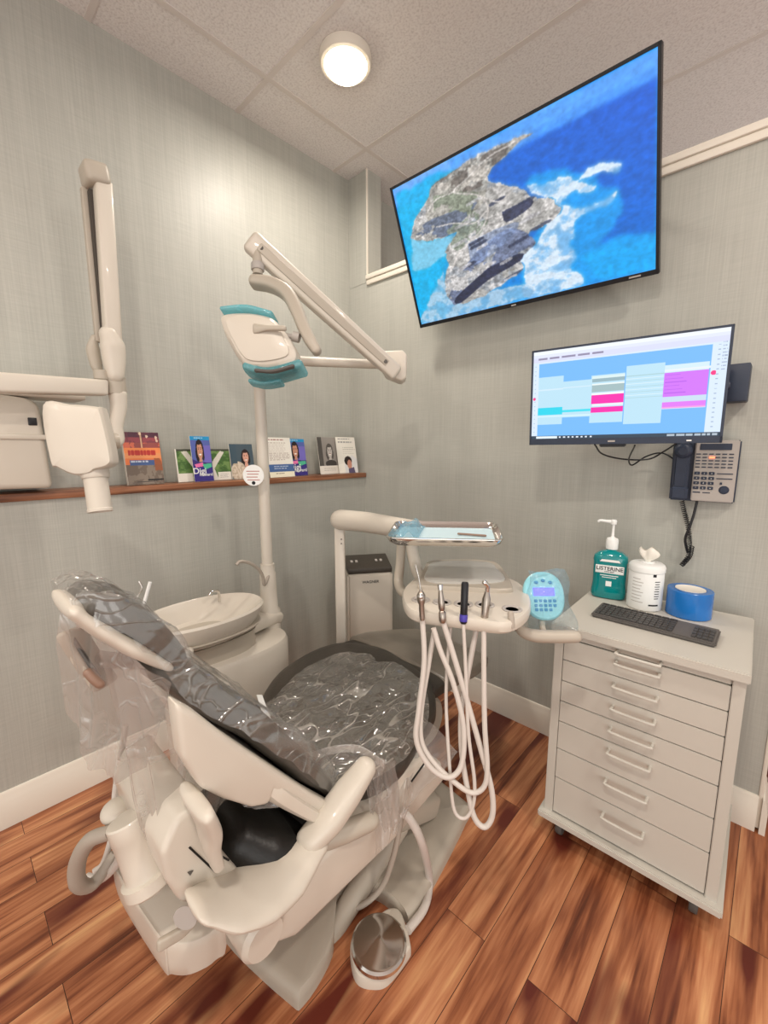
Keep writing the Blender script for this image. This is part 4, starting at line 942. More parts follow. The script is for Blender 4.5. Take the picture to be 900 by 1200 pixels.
mb=MB(); mb.slab([HP(303,391,.037),HP(318,392,.046),HP(338,393,.05)],[.016,.008,.008],[.006,.006,.008],wd=up,e=2.2); mb.build('rear_stem','white2',la)
MB().slab([HP(262,364,-.03),HP(290,362,-.03),HP(318,369,-.03)],.05,.010,wd=fw,e=3,endr=.006).build('handle_cover','filmteal',la)
MB().slab([HP(290,431,-.03),HP(316,437,-.03),HP(352,428,-.03)],.055,.017,wd=fw,e=3,endr=.01,n=28).build('handle_cover','filmteal',la)
MB().slab([HP(303,437,.0),HP(322,438,.0),HP(345,432,.0)],.03,.007,wd=fw,e=3,endr=.006).build('handle_grip','rubber',la)
MB().slab([HP(290,443,-.05),HP(306,446,-.05),HP(325,443,-.05)],.03,.008,wd=fw,e=3,endr=.006).build('handle_cover','filmteal',la)
# round paper tag on the pole
tg=thing('round_tag','round white paper tag with red print hanging on the lamp pole','tag',onX(297,570,-1.465))
T=frame(onX(297,557,-1.462),(rt.x,rt.y,0),(0,0,1)); mb=MB(); mb.lathe([(.001,0),(.040,0),(.040,.0015),(.001,.0015)],T,36); tgp=mb.build('card','label',tg)
mb=MB(); 
for k in range(4): mbox(mb,T,-.026+.003*(k%2),.024-.004*(k%3),.014-.011*k,.017-.011*k,.0015,.0022)
mb.build('tag_print','inkred',tg)
mb=MB(); mb.lathe([(.001,.002),(.007,.002),(.007,.001)],T@Matrix.Translation((0,-.029,0)),20); mb.build('tag_logo','ink',tg)
# ---- suction holder beside the bowl
su=thing('suction_holder','two slim white suction tubes standing up behind the chair headrest','suction',D(165,735,1.10))
mb=MB(); mb.tube([D(163,728,1.10),D(176,682,1.10)],.0045,sm=1,n=12); mb.build('suction_tube','label',su)
mb=MB(); mb.tube([D(152,733,1.10),D(158,706,1.10),D(166,690,1.11),D(163,681,1.11)],.0028,n=10); mb.build('saliva_ejector','chrome',su)
mb=MB(); mb.tube([D(154,717,1.10),D(166,713,1.10)],.0025,sm=1,n=8); mb.build('cross_piece','silverp',su)
mb=MB(); mb.slab([D(160,733,1.10),D(186,735,1.14)],.009,.012,wd=up,e=4,sm=1); mb.build('teal_clip','filmteal',su)
# ================================================================== DELIVERY UNIT
du=thing('delivery_unit','white instrument table on a post with a steel tray above and a grab handle','dental unit',(-1.30,1.14,0))
pt=D(398,612,1.74)
mb=MB(); mb.box((pt.x,pt.y,(pt.z-.02)/2+.0),(.042,.036,pt.z-.02),Rm=rotz(R(43)),bev=.006); mb.build('post','white',du)
mb=MB(); mb.box((pt.x-.01,pt.y,.012),(.12,.12,.022),Rm=rotz(R(43)),bev=.006); mb.build('foot_plate','white2',du)
for k in range(2):
    p=D(400,632+5*k,1.70); MB().ell((p.x,p.y,p.z),(.003,.003,.003),n=10).build('set_screw','rubber',du)
mb=MB(); mb.tube([D(399,609,1.73),D(430,612,1.64),D(466,618,1.52),D(500,622,1.42)],[.042,.040,.036,.030],n=24,round_=True); mb.build('arm','white',du)
mb=MB(); mb.tube([D(471,622,1.40),D(469,660,1.38),D(467,683,1.34),D(474,695,1.28),D(490,700,1.22)],[.015,.015,.015,.015,.015],n=14); mb.build('support_tube','white2',du)
mb=MB(); mb.tube([D(480,622,1.40),D(484,650,1.38),D(490,672,1.33),D(500,684,1.26)],[.020,.020,.018,.016],n=14); mb.build('support_arm','white',du)
# head housing
ZH=.885
def zp(pts,z): return [(lambda p:(p.x,p.y))(onZ(a,b,z)) for a,b in pts]
ol=[(500,672),(560,670),(600,678),(618,692),(622,710),(611,723),(592,729),(560,726),(532,722),(505,719),(484,715),(474,706),(472,692),(482,680)]
def zring(pts,z,n=8):
    P=[onZ(a,b,z) for a,b in pts]; P=P+P[:3]; Q=catmull(P,n); return Q[n:n+n*len(pts)]
def scr(r,s,dz): 
    c=sum(r,Vector())/len(r); return [c+(p-c)*s+Vector((0,0,dz)) for p in r]
rg=zring(ol,ZH)
MB().loft([scr(rg,.86,-.032),scr(rg,.95,-.031),scr(rg,.99,-.025),scr(rg,1.0,-.016),scr(rg,1.0,-.006),scr(rg,.98,-.001),scr(rg,.95,.0)]).build('head_housing','white',du)
r2=zring([(505,657),(540,655),(575,657),(588,664),(600,684),(594,690),(540,688),(494,686),(491,682),(497,664)],ZH+.012,6)
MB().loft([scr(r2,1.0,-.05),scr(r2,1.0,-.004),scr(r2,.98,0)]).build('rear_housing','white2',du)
r3=zring([(508,660),(540,658),(573,660),(582,667),(590,681),(540,684),(500,681),(501,668)],ZH+.013,6)
MB().loft([scr(r3,1.0,-.002),scr(r3,1.0,.002),scr(r3,.985,.003)]).build('worktop_pad',mat('pale_grey_pad',(196,194,188),.25,coat=.5),du)
hx=[493,518,543,568,600]; hy=[703,706,708,709,714]
for x,y in zip(hx,hy):
    p=onZ(x,y,ZH); MB().lathe([(.024,.0),(.024,.003),(.020,.0045),(.016,.0015),(.015,.001),(.001,.001)],(p.x,p.y,p.z-.001),28).build('instrument_holder','silverp',du)
# tray
tc=[(451,631),(464,611),(583,613),(592,634)]
zt_=1.035; T_=[onZ(a,b,zt_) for a,b in tc]
cen=sum(T_,Vector())/4
def rrect(P,rad=.03,n=6):
    out=[]
    for i in range(4):
        a,b,c=P[i-1],P[i],P[(i+1)%4]; d1=(a-b).normalized(); d2=(c-b).normalized()
        for k in range(n+1):
            t=k/n; out.append((b+d1*rad)*(1-t)**2+b*2*t*(1-t)+(b+d2*rad)*t*t)
    return out
rr=rrect(T_)
MB().loft([scr(rr,.84,-.020),scr(rr,.86,-.022),scr(rr,.955,-.012),scr(rr,.985,-.001),scr(rr,1.0,.0),scr(rr,1.0,.002),scr(rr,.97,.003),scr(rr,.94,-.008),scr(rr,.86,-.017),scr(rr,.5,-.017)]).build('tray','chrome',du)
tp=thing('tray_paper','pale blue paper lining the steel tray','tray paper',cen+Vector((0,0,-.016)))
MB().loft([scr(rr,.88,-.0155),scr(rr,.88,-.0148),scr(rr,.3,-.0148)]).build('paper_sheet',mat('pale_blue_paper',(196,220,226),.6),tp)
def blob(u,v):
    p=T_[0].lerp(T_[3],.03+.23*u).lerp(T_[1].lerp(T_[2],.05+.25*u),.15+.8*v); h=.018+.028*abs(math.sin(5*u+2*v))*math.sin(PI*v)+.01*math.sin(11*u+7*v); return p+Vector((0,0,h*math.sin(PI*min(max(u,.03),.97))-.012))
MB().sheet(blob,18,18).build('instrument_pouch','filmpouch',label='crumpled light blue sterilisation pouch on the left end of the tray',cat='pouch',fixn=False)
# a brown pen-like instrument on the tray
MB().tube([T_[0].lerp(T_[3],.62).lerp(T_[1].lerp(T_[2],.62),.5)+Vector((0,0,-.010)),T_[0].lerp(T_[3],.86).lerp(T_[1].lerp(T_[2],.86),.42)+Vector((0,0,-.010))],.0032,sm=1,n=8,round_=True).build('tray_instrument','brownp',label='slim brown hand instrument lying across the right half of the tray',cat='instrument')
# handle with touch pad
mb=MB(); mb.tube([D(606,733,1.12),D(614,741,1.10),D(628,745,1.09),D(650,746,1.085),D(674,746,1.08)],[.011,.015,.0165,.0165,.0160],n=20,round_=True); mb.build('grab_handle','white2',du)
mb=MB(); mb.tube([D(598,728,1.14),D(606,734,1.12),D(614,741,1.105)],[.014,.013,.013],n=16); mb.build('handle_bracket','silverp',du)
for k in range(4):
    p=D(598+1.5*k,680+5*k,1.30); mb=MB(); mb.ell(p,(.008,.003,.005)); mb.build('side_button','silverp',du)
T=frame(D(638,698,1.13),(rt.x,rt.y,0),(fw.x*.45,fw.y*.45,1))
pad=thing('control_pad','oval pale blue control pad with a lit violet display beside the grab handle','control pad',D(638,738,1.12))
sx_=1.13/F
def pl_(r,e=2.3): return sup(0,0,24*sx_*r,28*sx_*r,40,e)
MB().loft([[T@Vector((a,b,-.022)) for a,b in pl_(.8)],[T@Vector((a,b,-.018)) for a,b in pl_(.97)],[T@Vector((a,b,-.004)) for a,b in pl_(1.0)],[T@Vector((a,b,.001)) for a,b in pl_(.93)],[T@Vector((a,b,.002)) for a,b in pl_(.5)]]).build('pad_body',mat('pale_blue_plastic',(150,214,226),.3),pad)
M['violetlit']=mat('lit_violet_display',(90,80,240),.4,emit=(92,92,255),es=1.6)
mb=MB(); mbox(mb,T,-.030,.027,-.001,.021,.001,.0035,.001); mb.build('display','violetlit',pad)
M['padkey']=mat('pad_button_blue',(58,140,190),.4)
for j in range(3):
    for i in range(5 if j<2 else 4):
        mb=MB(); x=-.025+.0125*i; y=(-.014,-.026,-.037)[j]; mbox(mb,T,x-.0045,x+.0045,y-.004,y+.004,.001,.0032,.001); mb.build('pad_button','padkey',pad)
for i in range(3):
    mb=MB(); x=-.02+.019*i; mb.ell(T@Vector((x,.035+(.005 if i==1 else 0),.0015)),(.006,.006,.004),n=12); mb.build('pad_button','padkey',pad)
mb=MB(); mb.tube([D(635,727,1.13),D(636,737,1.11),D(640,744,1.09)],.008,n=10); mb.build('stalk','white2',pad)
def bagf(off):
    def f(u,v):
        x=617+52*u+3*math.sin(9*v); y=668+72*v+ (2*math.sin(6*u)); x+= (v-.5)*18*(u-.2)
        w_=1.13+off*(.028*math.sin(PI*u)**.5*math.sin(PI*v)**.5)+.004*noise.noise(Vector((u*6,v*6,off)))
        return D(x,y,w_)
    return f
mb=MB(); mb.sheet(bagf(-1.25),24,30); mb.sheet(bagf(1),24,30); mb.build('barrier_sleeve','filmblue',label='clear blue plastic sleeve wrapped over the control pad',cat='plastic sleeve',fixn=False)
# handpieces with hoses
_D0=D
WH=(onZ(545,722,ZH)-Vector((0,0,H))).dot(fw)-.006
def D(px,py,w):
    return _D0(px,py,w)
def DH(px,py,w): return _D0(px,py,w-1.16+WH)
def hose(par,pts,r,w0=1.17,w1=1.17,name='hose',mt='hose'):
    n=len(pts); P=[DH(a,b,w0+(w1-w0)*i/(n-1)) for i,(a,b) in enumerate(pts)]
    return MB().tube(P,r,n=12,sm=8).build(name,mt,par)
def hp(name,label,cat,base):
    return thing(name,label,cat,base,'instruments hanging in the table holders')
def along(a,b,prof,mt,name,par,n=20):
    d=(b-a); L_=d.length; Fm=axis_frame(a,d); return MB().lathe([(r,t*L_) for r,t in prof],Fm,n).build(name,mt,par)
# 1 syringe with fine tip
h=hp('air_water_syringe','steel syringe with a thin upright tip, leftmost instrument in the table holders','instrument',DH(494,730,1.165))
along(DH(495,727,1.16),DH(493,690,1.16),[(.005,0),(.0065,.1),(.0065,.5),(.0095,.62),(.010,.8),(.007,.88),(.003,.95),(.003,1)],'steel','body',h)
MB().tube([DH(493,692,1.16),DH(491,678,1.165),DH(487,662,1.17)],.0016,n=8).build('tip','chrome',h)
MB().ell(DH(493,699,1.148),(.008,.008,.006)).build('button','chrome',h)
hose(h,[(495,725),(497,775),(491,830),(488,868),(504,899),(526,911),(541,895),(543,850),(531,800),(516,762),(508,736)],.0063)
# 2 handpiece
h=hp('dental_handpiece','steel handpiece with a small forked head, second instrument from the left','instrument',DH(519,730,1.165))
along(DH(519,730,1.16),DH(516,690,1.16),[(.006,0),(.0085,.08),(.0085,.3),(.0055,.36),(.0075,.42),(.0078,.62),(.0058,.85),(.0045,1)],'steel','body',h)
MB().tube([DH(516,691,1.16),DH(515.5,685,1.16)],[.0055,.006],sm=1).build('head','chrome',h)
hose(h,[(519,728),(531,766),(547,820),(564,880),(576,925),(577,955),(568,969),(556,958),(548,925),(541,880),(541,830),(550,780),(558,738)],.0066,1.165,1.19)
# 3 black curing light
h=hp('dental_handpiece','black round handpiece with a violet ring, middle instrument in the table holders','instrument',DH(543,730,1.165))
along(DH(543,731,1.16),DH(545,682,1.16),[(.006,0),(.0085,.05),(.0085,.95),(.0065,1)],'blk','body',h)
along(DH(543,728,1.159),DH(543.4,720,1.159),[(.0088,0),(.0092,.1),(.0092,.9),(.0088,1)],'purple','ring',h)
hose(h,[(543,730),(546,790),(549,860),(556,915),(554,945),(544,959),(532,948),(527,900),(523,830),(524,780),(528,735)],.0042,1.16,1.2)
# 4 contra-angle
h=hp('dental_handpiece','steel angled handpiece with a bent round head, second instrument from the right','instrument',DH(567,730,1.165))
along(DH(567,731,1.16),DH(571,692,1.16),[(.006,0),(.0085,.08),(.0088,.4),(.0100,.55),(.0095,.75),(.006,.92),(.005,1)],'steel','body',h)
MB().tube([DH(571,693,1.16),DH(571,687,1.158),DH(568,683,1.155)],[.0055,.0055,.0065],n=14,round_=True).build('head','chrome',h)
hose(h,[(567,729),(567,790),(568,850),(571,900),(567,922),(553,929),(533,917),(508,893),(494,868),(494,830),(502,780),(509,738)],.0060,1.155,1.19)
# 5 hose hanging in the last holder
h=hp('suction_hose','short empty hose end in the rightmost table holder','hose',DH(600,735,1.15))
along(DH(600,736,1.145),DH(598,716,1.150),[(.006,0),(.0075,.2),(.007,.9),(.005,1)],'hosegrey','hose_end',h)

# ================================================================== DENTAL CHAIR
XC=-.90
ch=thing('dental_chair','large white dental chair with dark padding tilted back towards the left wall','dental chair',(XC,.75,0))
# floor plate
bp=[(-1.13,.50),(-1.05,.41),(-.93,.39),(-.71,.43),(-.675,.455),(-.70,.56),(-.765,.62),(-.765,.70),(-.70,.735),(-.62,.745),(-.60,.775),(-.66,1.12),(-.70,1.17),(-1.10,1.20),(-1.17,1.12)]
P_=[Vector((a,b,0)) for a,b in bp]; Q=catmull(P_+P_[:3],5); Q=Q[5:5+5*len(bp)]; bp=[(q.x,q.y) for q in Q]
L=[[Vector((x+ (XC-.01-x)*s,y+(.78-y)*s,z)) for x,y in bp] for s,z in ((.0,0),(0,.022),(.010,.034),(.035,.043),(.07,.046),(.3,.048))]
MB().loft(L).build('base_plate','white2',ch)
# lift linkage covers
mb=MB(); mb.slab([(-.86,1.02,.09),(-.86,.86,.16),(-.86,.66,.26)],.15,.045,sm=3,e=5); mb.build('lift_arm','white2',ch)
a=onX(372,1118,-.745); b=onX(468,968,-.745)
MB().tube([a,a.lerp(b,.5),b],[.028,.030,.030],n=20,round_=True).build('lift_cylinder','white2',ch)
mb=MB(); mb.lathe([(.001,0),(.088,0),(.10,.01),(.10,.035),(.088,.045),(.001,.045)],Matrix.Translation(D(497,845,1.66))@Matrix.Rotation(R(90),4,'Y')@Matrix.Translation((0,0,-.02)),36); mb.build('pivot_disc','white2',ch)
# sub frame: long side cover, full width
sf=[(326,1066),(321,1111),(347,1101),(466,983),(524,912),(519,893),(500,884),(470,905),(400,985),(345,1037)]
pl=[onX(a,b,-.64) for a,b in sf]
MB().xprism([(p.y,p.z) for p in pl],-1.16,-.64,.016,3).build('seat_frame','white',ch)
pl=[onX(a,b,-.63) for a,b in ((340,1066),(448,966),(452,980),(346,1084))]
mb=MB(); mb.xprism([(p.y,p.z) for p in pl],-.655,-.630,.006); mb.build('side_moulding','white',ch) if 0 else mb.bm.free()
p=onX(485,918,-.63); q=onX(502,894,-.63); mb=MB(); mb.tube([Vector((-.639,p.y,p.z)),Vector((-.639,q.y,q.z))],.003,sm=1,n=6); mb.build('vent_slot','brick',ch)
# lower pivot drum and boat shaped side shell
xs_=-.60
Q=[onX(a,b,xs_-.05) for a,b in ((236,1062),(262,1060),(300,1046),(335,1022),(368,988))]
MB().slab(Q,[.045,.066,.070,.060,.035],[.012,.020,.028,.028,.022],e=1.9,n=32,endr=.02).build('side_shell','white',ch)
c=onX(290,1070,-.70); MB().lathe([(.001,-.10),(.040,-.10),(.046,-.09),(.046,.06),(.038,.07),(.001,.07)],Matrix.Translation(c)@Matrix.Rotation(R(90),4,'Y'),36).build('pivot_drum','white',ch)
# rear bracket below backrest
XB=-.70
pl=[onX(a,b,XB) for a,b in ((188,1003),(206,962),(236,938),(252,962),(262,1003),(292,1030),(262,1052),(229,1062),(212,1060),(196,1037))]
MB().xprism([(p.y,p.z) for p in pl],-.98,XB,.012,3).build('rear_bracket','white',ch)
Q=[onX(a,b,-.66) for a,b in ((254,1012),(247,990),(243,965),(230,940))]
MB().slab(Q,[.016,.026,.042,.055],[.010,.012,.014,.014],e=3,n=28,endr=.01).build('backrest_support','white',ch)
a=onX(222,993,XB+.001); b=onX(252,1021,XB+.001); mb=MB(); mb.tube([a,b],.0018,sm=1,n=6); mb.build('panel_gap','brick',ch)
a=onX(253,1000,XB+.03); b=onX(268,1008,XB+.03); mb=MB(); mb.tube([a,b],.0018,sm=1,n=6); mb.build('panel_gap','brick',ch)
p=onX(223,1022,XB+.001); mb=MB(); mb.prism([(-.005,.004),(.005,.0),(-.001,-.006)],frame(p,(0,1,0),(0,0,1))@Matrix.Translation((0,0,.0)),.0015); mb.build('arrow_mark','rubber',ch)
# assistant arm block with cylinder
blk=[(136,1006),(150,1000),(262,1068),(258,1090),(222,1120),(205,1122),(192,1117),(138,1032)]
top_=[onZ(a,b,.335) for a,b in ((140,1003),(182,975),(258,1066),(252,1090),(222,1106),(198,1106),(185,1098),(135,1020))]
c=sum(top_,Vector())/len(top_)
top_=catmull(top_+top_[:3],5)[5:45]
L=[]
for s,dz in ((.86,-.085),(.96,-.075),(1.0,-.05),(1.0,-.018),(.99,-.008),(.965,-.002),(.93,0)):
    L.append([c+(p-c)*s+Vector((0,0,dz)) for p in rrect4(top_) ] if 0 else [c+(p-c)*s+Vector((0,0,dz)) for p in top_])
MB().loft(L).build('assistant_arm_block','white',ch)
a=onZ(166,1016,.335); b=onZ(148,966,.47)
a=D(172,1018,.80); b=D(149,957,.80); d=(b-a).normalized()
Fm=axis_frame(a-d*.03,d); Lh=(b-a).length+.03
MB().lathe([(.042,.0),(.046,.004),(.046,.024),(.0375,.027),(.0365,.05),(.0365,Lh-.034),(.0372,Lh-.033),(.0372,Lh-.004),(.035,Lh-.001),(.001,Lh)],Fm,36).build('pivot_column','white',ch)
c=D(137,950,.88); MB().ell(c,(.030,.030,.022)).build('column_cap','white',ch)
mb=MB(); mb.slab([D(188,1107,.74),D(213,1092,.76),D(228,1077,.77)],.010,.006,wd=up,e=4); mb.build('block_rib','white2',ch)
p=D(217,1076,.745); MB().lathe([(.001,0),(.010,.002),(.013,.008),(.020,.009),(.021,.012),(.001,.012)],axis_frame(p+fw*.012,-fw),24).build('round_key','silverp',ch)
# black rear bolster of the seat
MB().slab([onX(262,965,-.80),onX(285,976,-.78),onX(310,983,-.76),onX(335,983,-.74)],[.10,.12,.12,.08],[.05,.062,.064,.05],e=2.6,n=36,endr=.03).build('seat_bolster','black',ch)
mb=MB(); mb.slab([(-.93,.50,.40),(-.93,.60,.425),(-.93,.75,.435)],.23,.045,e=4); mb.build('seat_rear','black',ch)
# seat cushion
ZS=.475
so=[(300,852),(302,815),(326,784),(360,762),(398,750),(440,755),(478,772),(508,797),(514,826),(500,852),(470,895),(430,918),(385,915),(335,890)]
sr=zring(so,ZS,6)
sr=scr(sr,.97,0)
L=[scr(sr,.90,-.075),scr(sr,.97,-.066),scr(sr,1.0,-.045),scr(sr,1.0,-.025),scr(sr,.985,-.008),scr(sr,.95,.004),scr(sr,.86,.013),scr(sr,.7,.018),scr(sr,.45,.020),scr(sr,.2,.019)]
MB().loft(L).build('seat','dark',ch,noise_=(.004,9))
# leg rest with glossy grey foot cover
FO=[(-1.03,1.10,.437),(-1.03,1.22,.427),(-1.03,1.36,.402),(-1.03,1.50,.372)]
MB().slab(FO,[.25,.245,.235,.20],[.034,.036,.036,.032],e=4.5,n=36,endr=.03).build('leg_rest','dark',ch)
MB().slab([(-1.03,1.17,.436),(-1.03,1.24,.430),(-1.03,1.37,.405),(-1.03,1.515,.373)],[.256,.25,.243,.21],[.038,.041,.040,.036],e=5,n=36,endr=.025).build('foot_cover','footv',ch,noise_=(.006,7))
# backrest
def BK(s,off=0):     # centre line of the back surface; s 0 bottom .. 1 top ; off = outward (up/front) offset
    y=.574-.325*s; z=.468+.42*s; n_=Vector((0,.79,.61)).normalized(); return Vector((XC+.01,y,z))+n_*off
MB().slab([BK(0,-.006),BK(.25,-.002),BK(.5,.0),BK(.75,-.006),BK(.97,-.014)],[.20,.215,.21,.18,.125],[.026,.032,.034,.030,.024],e=3,n=36,endr=.026).build('backrest','greyvinyl',ch,noise_=(.008,11))
MB().slab([BK(-.06,-.055),BK(.15,-.06),BK(.38,-.06),BK(.62,-.052),BK(.78,-.045)],[.235,.245,.24,.205,.16],[.016,.024,.030,.024,.014],e=3.4,n=36,endr=.012).build('backrest_shell','white',ch)
Q=[onX(a,b,-.655) for a,b in ((206,830),(232,846),(268,874),(318,905),(362,934),(395,952))]
Q2=[onX(a,b,-.665) for a,b in ((212,875),(235,905),(262,922),(300,935),(318,930))]
pl=[(206,824),(232,838),(268,866),(318,899),(362,928),(396,947),(392,962),(370,966),(340,945),(322,928),(316,944),(296,948),(262,938),(236,925),(214,890)]
P_=[onX(a,b,-.655) for a,b in pl]; MB().xprism([(p.y,p.z) for p in P_],-.70,-.655,.010,3).build('backrest_side_wing','white',ch)
# headrest
def HR(s,off=0):
    y=.24-.135*s; z=.895+.15*s; n_=Vector((0,.75,.66)).normalized(); return Vector((XC+.045,y,z))+n_*off
MB().slab([HR(-.15,.020),HR(.25,.030),HR(.5,.030),HR(.72,.022)+Vector((.02,0,0))],[.09,.105,.100,.072],[.022,.028,.030,.024],e=2.8,n=36,endr=.02).build('headrest','greyvinyl',ch,noise_=(.006,14))
MB().slab([HR(-.10,.0),HR(.25,-.002),HR(.55,-.002),HR(.80,.0)+Vector((.02,0,0))],[.09,.108,.103,.078],[.015,.018,.018,.014],e=2.6,n=36,endr=.018).build('headrest_shell','white',ch)
mb=MB(); mb.slab([HR(.25,-.05),BK(.88,-.02),BK(.7,-.05)],.035,.007,e=4); mb.build('headrest_bar','steel',ch)
MB().slab([D(84,742,.735),D(100,768,.745),D(122,800,.76)],.026,.012,wd=fw,e=4,endr=.008).build('headrest_joint','white2',ch)
MB().slab([D(88,752,.715),D(103,775,.72),D(117,795,.725)],.006,.004,wd=up,e=4,endr=.003).build('lever_slot','rubber',ch)
MB().slab([D(104,788,.712),D(111,796,.715),D(118,802,.72)],.009,.007,wd=fw,e=2.4).build('release_lever','brownp',ch)
# arm rests
a=D(363,985,1.005); b=D(428,898,1.12)
a=Vector((-.60,.470,.500)); 
Q=[D(364,984,.90),D(385,960,.92),D(408,928,.96),D(428,900,1.0)]
MB().slab(Q,[.030,.034,.033,.026],[.024,.026,.026,.020],wd=(1,0,0),e=2.6,n=32,endr=.024).build('armrest','white',ch)
MB().tube([D(378,985,.95),D(405,974,.97),D(434,962,1.0)],[.022,.024,.021],n=18,round_=True).build('armrest_bracket','white2',ch)
Q=[D(236,830,1.24),D(251,815,1.27),D(264,802,1.30)]
MB().slab(Q,[.03,.032,.028],[.018,.02,.016],wd=(1,0,0),e=2.6,n=28,endr=.018).build('armrest','white',ch)
MB().tube([D(240,822,1.36),D(262,850,1.40),D(290,880,1.42)],.02,n=14).build('armrest_bracket','white2',ch)

# ---- plastic covers
def drape(top,bot,nu,nv,amp,fr,seed,w_off=0,pw=1.0):
    """sheet hanging between two world polylines, with folds across"""
    A=catmull(top,8); B=catmull(bot,8)
    def at(Q,u):
        f=u*(len(Q)-1); i=min(int(f),len(Q)-2); return Q[i].lerp(Q[i+1],f-i)
    def f(u,v):
        a,b=at(A,u),at(B,u); p=a.lerp(b,v); s=amp*(1-.3*v)*(.25+v)*(math.sin(fr*u*2*PI+seed+1.5*v)+.5*math.sin(fr*2.3*u*2*PI+seed*2-2*v))
        q=noise.noise_vector(Vector((u*4+seed,v*2.5,seed)))*amp*.8
        return p-fw*s+q
    return f
# cover over headrest and backrest
bag=thing('backrest_plastic_cover','clear plastic bag pulled over the headrest and backrest, hanging down behind','plastic cover',(XC,.05,.45))
P=[HR(.92,.012),HR(.80,.042),HR(.5,.060),HR(.1,.055),BK(.88,.026),BK(.65,.040),BK(.35,.045),BK(.1,.038),BK(-.06,.01)]
def overlay(P,hw,n_sec,bow,nz,seed,down):
    Q=catmull(P,7); 
    def f(u,v):
        ff=u*(len(Q)-1); i=min(int(ff),len(Q)-2); p=Q[i].lerp(Q[i+1],ff-i); t=(Q[i+1]-Q[i]).normalized(); nn=Vector((1,0,0)).cross(t).normalized()
        if nn.z<0: nn=-nn
        W=float(np.interp(u,np.linspace(0,1,len(hw)),hw)); x=(v*2-1)
        edge=max(0,abs(x)-.72)/.28
        q=p+Vector((1,0,0))*W*(math.copysign(min(abs(x),.72)/.72,x)*1.0+ .04*x*edge)-nn*(bow*x*x*.0+down*edge)
        return q+nn*nz*noise.noise(Vector((u*14+seed,v*9,seed)))+nn*nz*.6*noise.noise(Vector((u*34+seed,v*24,seed)))
    return f
MB().sheet(overlay(P,[.075,.095,.11,.115,.165,.205,.22,.215,.20],60,.02,.009,3,.05),90,40).build('film_over_padding','film',bag,fixn=False)
top=[D(72,716,.70),D(100,732,.70),D(130,750,.705),D(165,775,.72),D(200,800,.75)]
bot=[D(80,825,.74),D(100,885,.75),D(120,908,.76),D(143,912,.77),D(170,905,.78)]
MB().sheet(drape(top,bot,50,40,.010,2.5,1.2),60,40).build('hanging_film','filmhaze',bag,fixn=False)
top=[D(112,742,.705),D(140,762,.71),D(165,782,.72),D(205,835,.75)]
bot=[D(160,960,.78),D(178,990,.78),D(195,1010,.79),D(222,950,.81)]
MB().sheet(drape(top,bot,50,40,.008,2.2,4.2),60,40).build('hanging_film','filmhaze',bag,fixn=False)
top=[D(203,824,.86),D(250,856,.87),D(310,898,.90),D(372,934,.94)]
bot=[D(218,992,.84),D(246,970,.86),D(262,940,.88),D(300,948,.90)]
MB().sheet(drape(top,bot,50,40,.006,3,7.7),60,40).build('hanging_film','filmhaze',bag,fixn=False)
# crinkled cover on the seat
sc_=thing('seat_plastic_cover','crinkled clear plastic sheet stretched over the dark seat','plastic cover',(-.93,.8,.43))
sv=[(292,868),(300,838),(330,808),(370,780),(402,770),(436,770),(470,785),(496,806),(503,835),(494,866),(466,902),(428,924),(378,922),(325,898)]
rs_=zring(sv,ZS+.012,6); cs_=sum(rs_,Vector())/len(rs_)
def seatf(u,v):
    f=u*len(rs_); i=int(f)%len(rs_); p=rs_[i].lerp(rs_[(i+1)%len(rs_)],f-int(f)); q=cs_.lerp(p,v)
    h=.030-.012*v**3-.035*max(0,v-.9)*8*.1
    x=Vector((q.x*10,q.y*6,1.3)); wv=noise.noise(x)*1.0; rdg=1-abs(noise.noise(Vector((q.x*7+q.y*5+2,q.y*4-q.x*6,5.)))*2.6); rdg2=1-abs(noise.noise(Vector((q.x*18+q.y*10,q.y*9-q.x*14,9.)))*2.4)
    q=q+Vector((0,0,h-.012+.008*wv+.011*rdg+.004*rdg2)); return q
MB().sheet(seatf,150,46).build('film','filmseat',sc_,fixn=False)
# film bunched at the right side of the seat
top=[D(440,900,1.04),D(470,868,1.14),D(498,845,1.24),D(538,880,1.24)]
bot=[D(440,1000,1.01),D(458,985,1.03),D(468,965,1.06),D(474,950,1.08)]
MB().sheet(drape(top,bot,40,30,.012,3,2.1),50,30).build('side_film','filmhaze',sc_,fixn=False)
top=[D(425,905,1.0),D(440,890,1.02),D(465,890,1.04)]; bot=[D(438,960,1.0),D(455,972,1.02),D(468,960,1.03)]
MB().sheet(drape(top,bot,30,24,.010,3,5.1),40,24).build('side_film','filmhaze',sc_,fixn=False)
MB().slab([onZ(304,815,.535),onZ(312,838,.54),onZ(322,862,.54)],.009,.002,wd=rt,e=4,endr=.002).build('tape_strip','label',sc_)
MB().slab([onZ(352,893,.53),onZ(385,880,.545),onZ(420,878,.545),onZ(450,896,.52)],.010,.0015,wd=up,e=3,endr=.001).build('elastic_band','filmhaze',sc_)

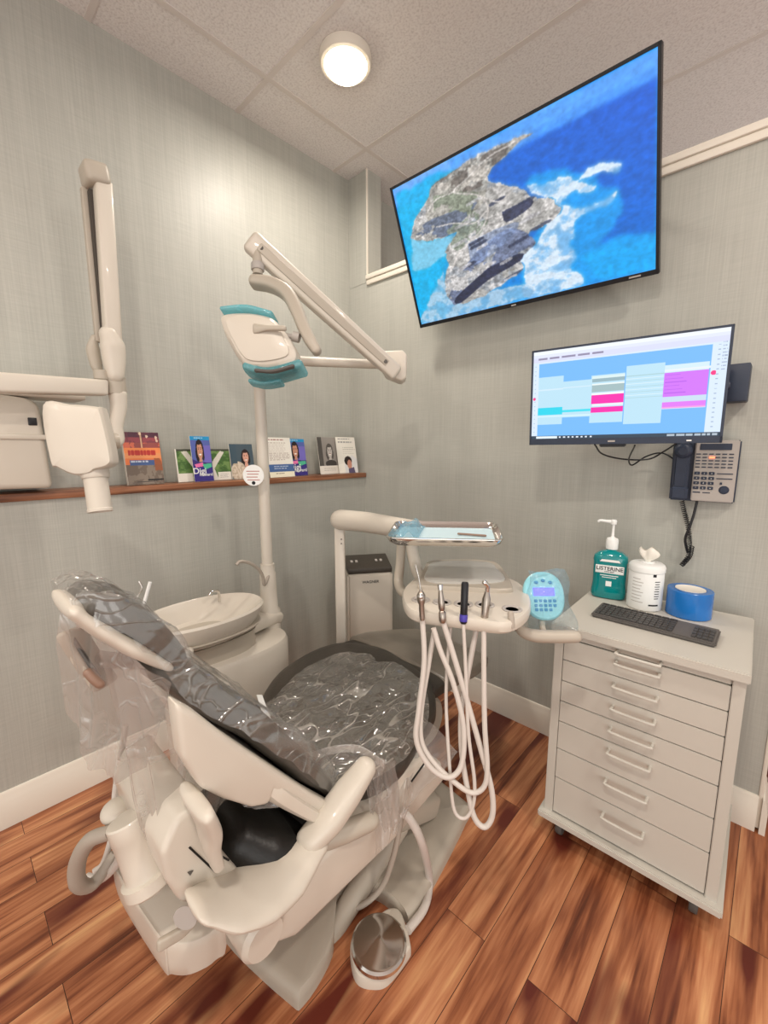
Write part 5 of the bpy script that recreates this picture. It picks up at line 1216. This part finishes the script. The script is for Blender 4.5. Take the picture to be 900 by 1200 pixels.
# ================================================================== FOOT CONTROL
fc=onZ(444,1106,.04); fp_=thing('foot_control','round chrome foot control with a white rim and hose on the floor','foot pedal',(fc.x,fc.y,0))
pr=[onZ(a,b,.02) for a,b in ((411,1122),(418,1145),(436,1152),(455,1147),(478,1118),(481,1105),(470,1070),(456,1066),(440,1076),(425,1080),(412,1100))]
Q=catmull(pr+pr[:3],6)[6:6+66]; c=sum(Q,Vector())/len(Q)
MB().loft([[Vector((c.x+(p.x-c.x)*s,c.y+(p.y-c.y)*s,z)) for p in Q] for s,z in ((1,0),(1.0,.018),(.97,.026),(.9,.030),(.5,.030))]).build('rim','white',fp_)
MB().lathe([(.066,.03),(.069,.034),(.069,.044),(.064,.048),(.058,.048),(.006,.062),(.001,.062)],(fc.x,fc.y,0),48).build('pedal_disc','chrome',fp_)
hs=[onZ(478,1090,.03),onZ(498,1062,.02),onZ(503,1030,.03),D(495,990,1.12),D(482,962,1.10),D(470,950,1.10)]
MB().tube(hs,.011,n=14).build('hose','hose',fp_)
# hoses running under the chair at the head end
hb=thing('hose_bundle','grey ribbed hose looping down beside the chair back pivot','hose',onZ(100,1040,.0))
MB().tube([D(130,975,.84),D(105,985,.85),D(91,1010,.87),D(92,1035,.89),D(110,1035,.92),D(135,1000,.95)],[.013,.015,.016,.016,.013,.010],n=14).build('ribbed_hose','hosegrey',hb)
MB().tube([D(150,975,.90),D(138,1010,.93),D(118,1030,.95),D(102,1028,.96)],.009,n=12).build('thin_hose','hose',hb)
MB().tube([D(141,890,1.02),D(135,930,1.0),D(133,970,.98),D(122,1010,.97),D(110,1022,.96)],.007,n=12).build('thin_hose','hose',hb)
MB().tube([D(147,850,1.02),D(142,890,1.02),D(140,930,1.0),D(139,965,.98)],.007,n=12).build('thin_hose','hosegrey',hb)
MB().slab([D(158,906,.95),D(156,925,.94),D(148,945,.93),D(136,960,.90)],.017,.016,wd=rt,e=2.4).build('hose_elbow','white',hb)
MB().tube([D(471,955,1.12),D(462,1000,1.12),D(447,1040,1.14),D(420,1063,1.15),D(398,1058,1.16)],.0075,n=12).build('underseat_hose','hosegrey',label='pale hose curving from the seat side film down to the lift cylinder',cat='hose')
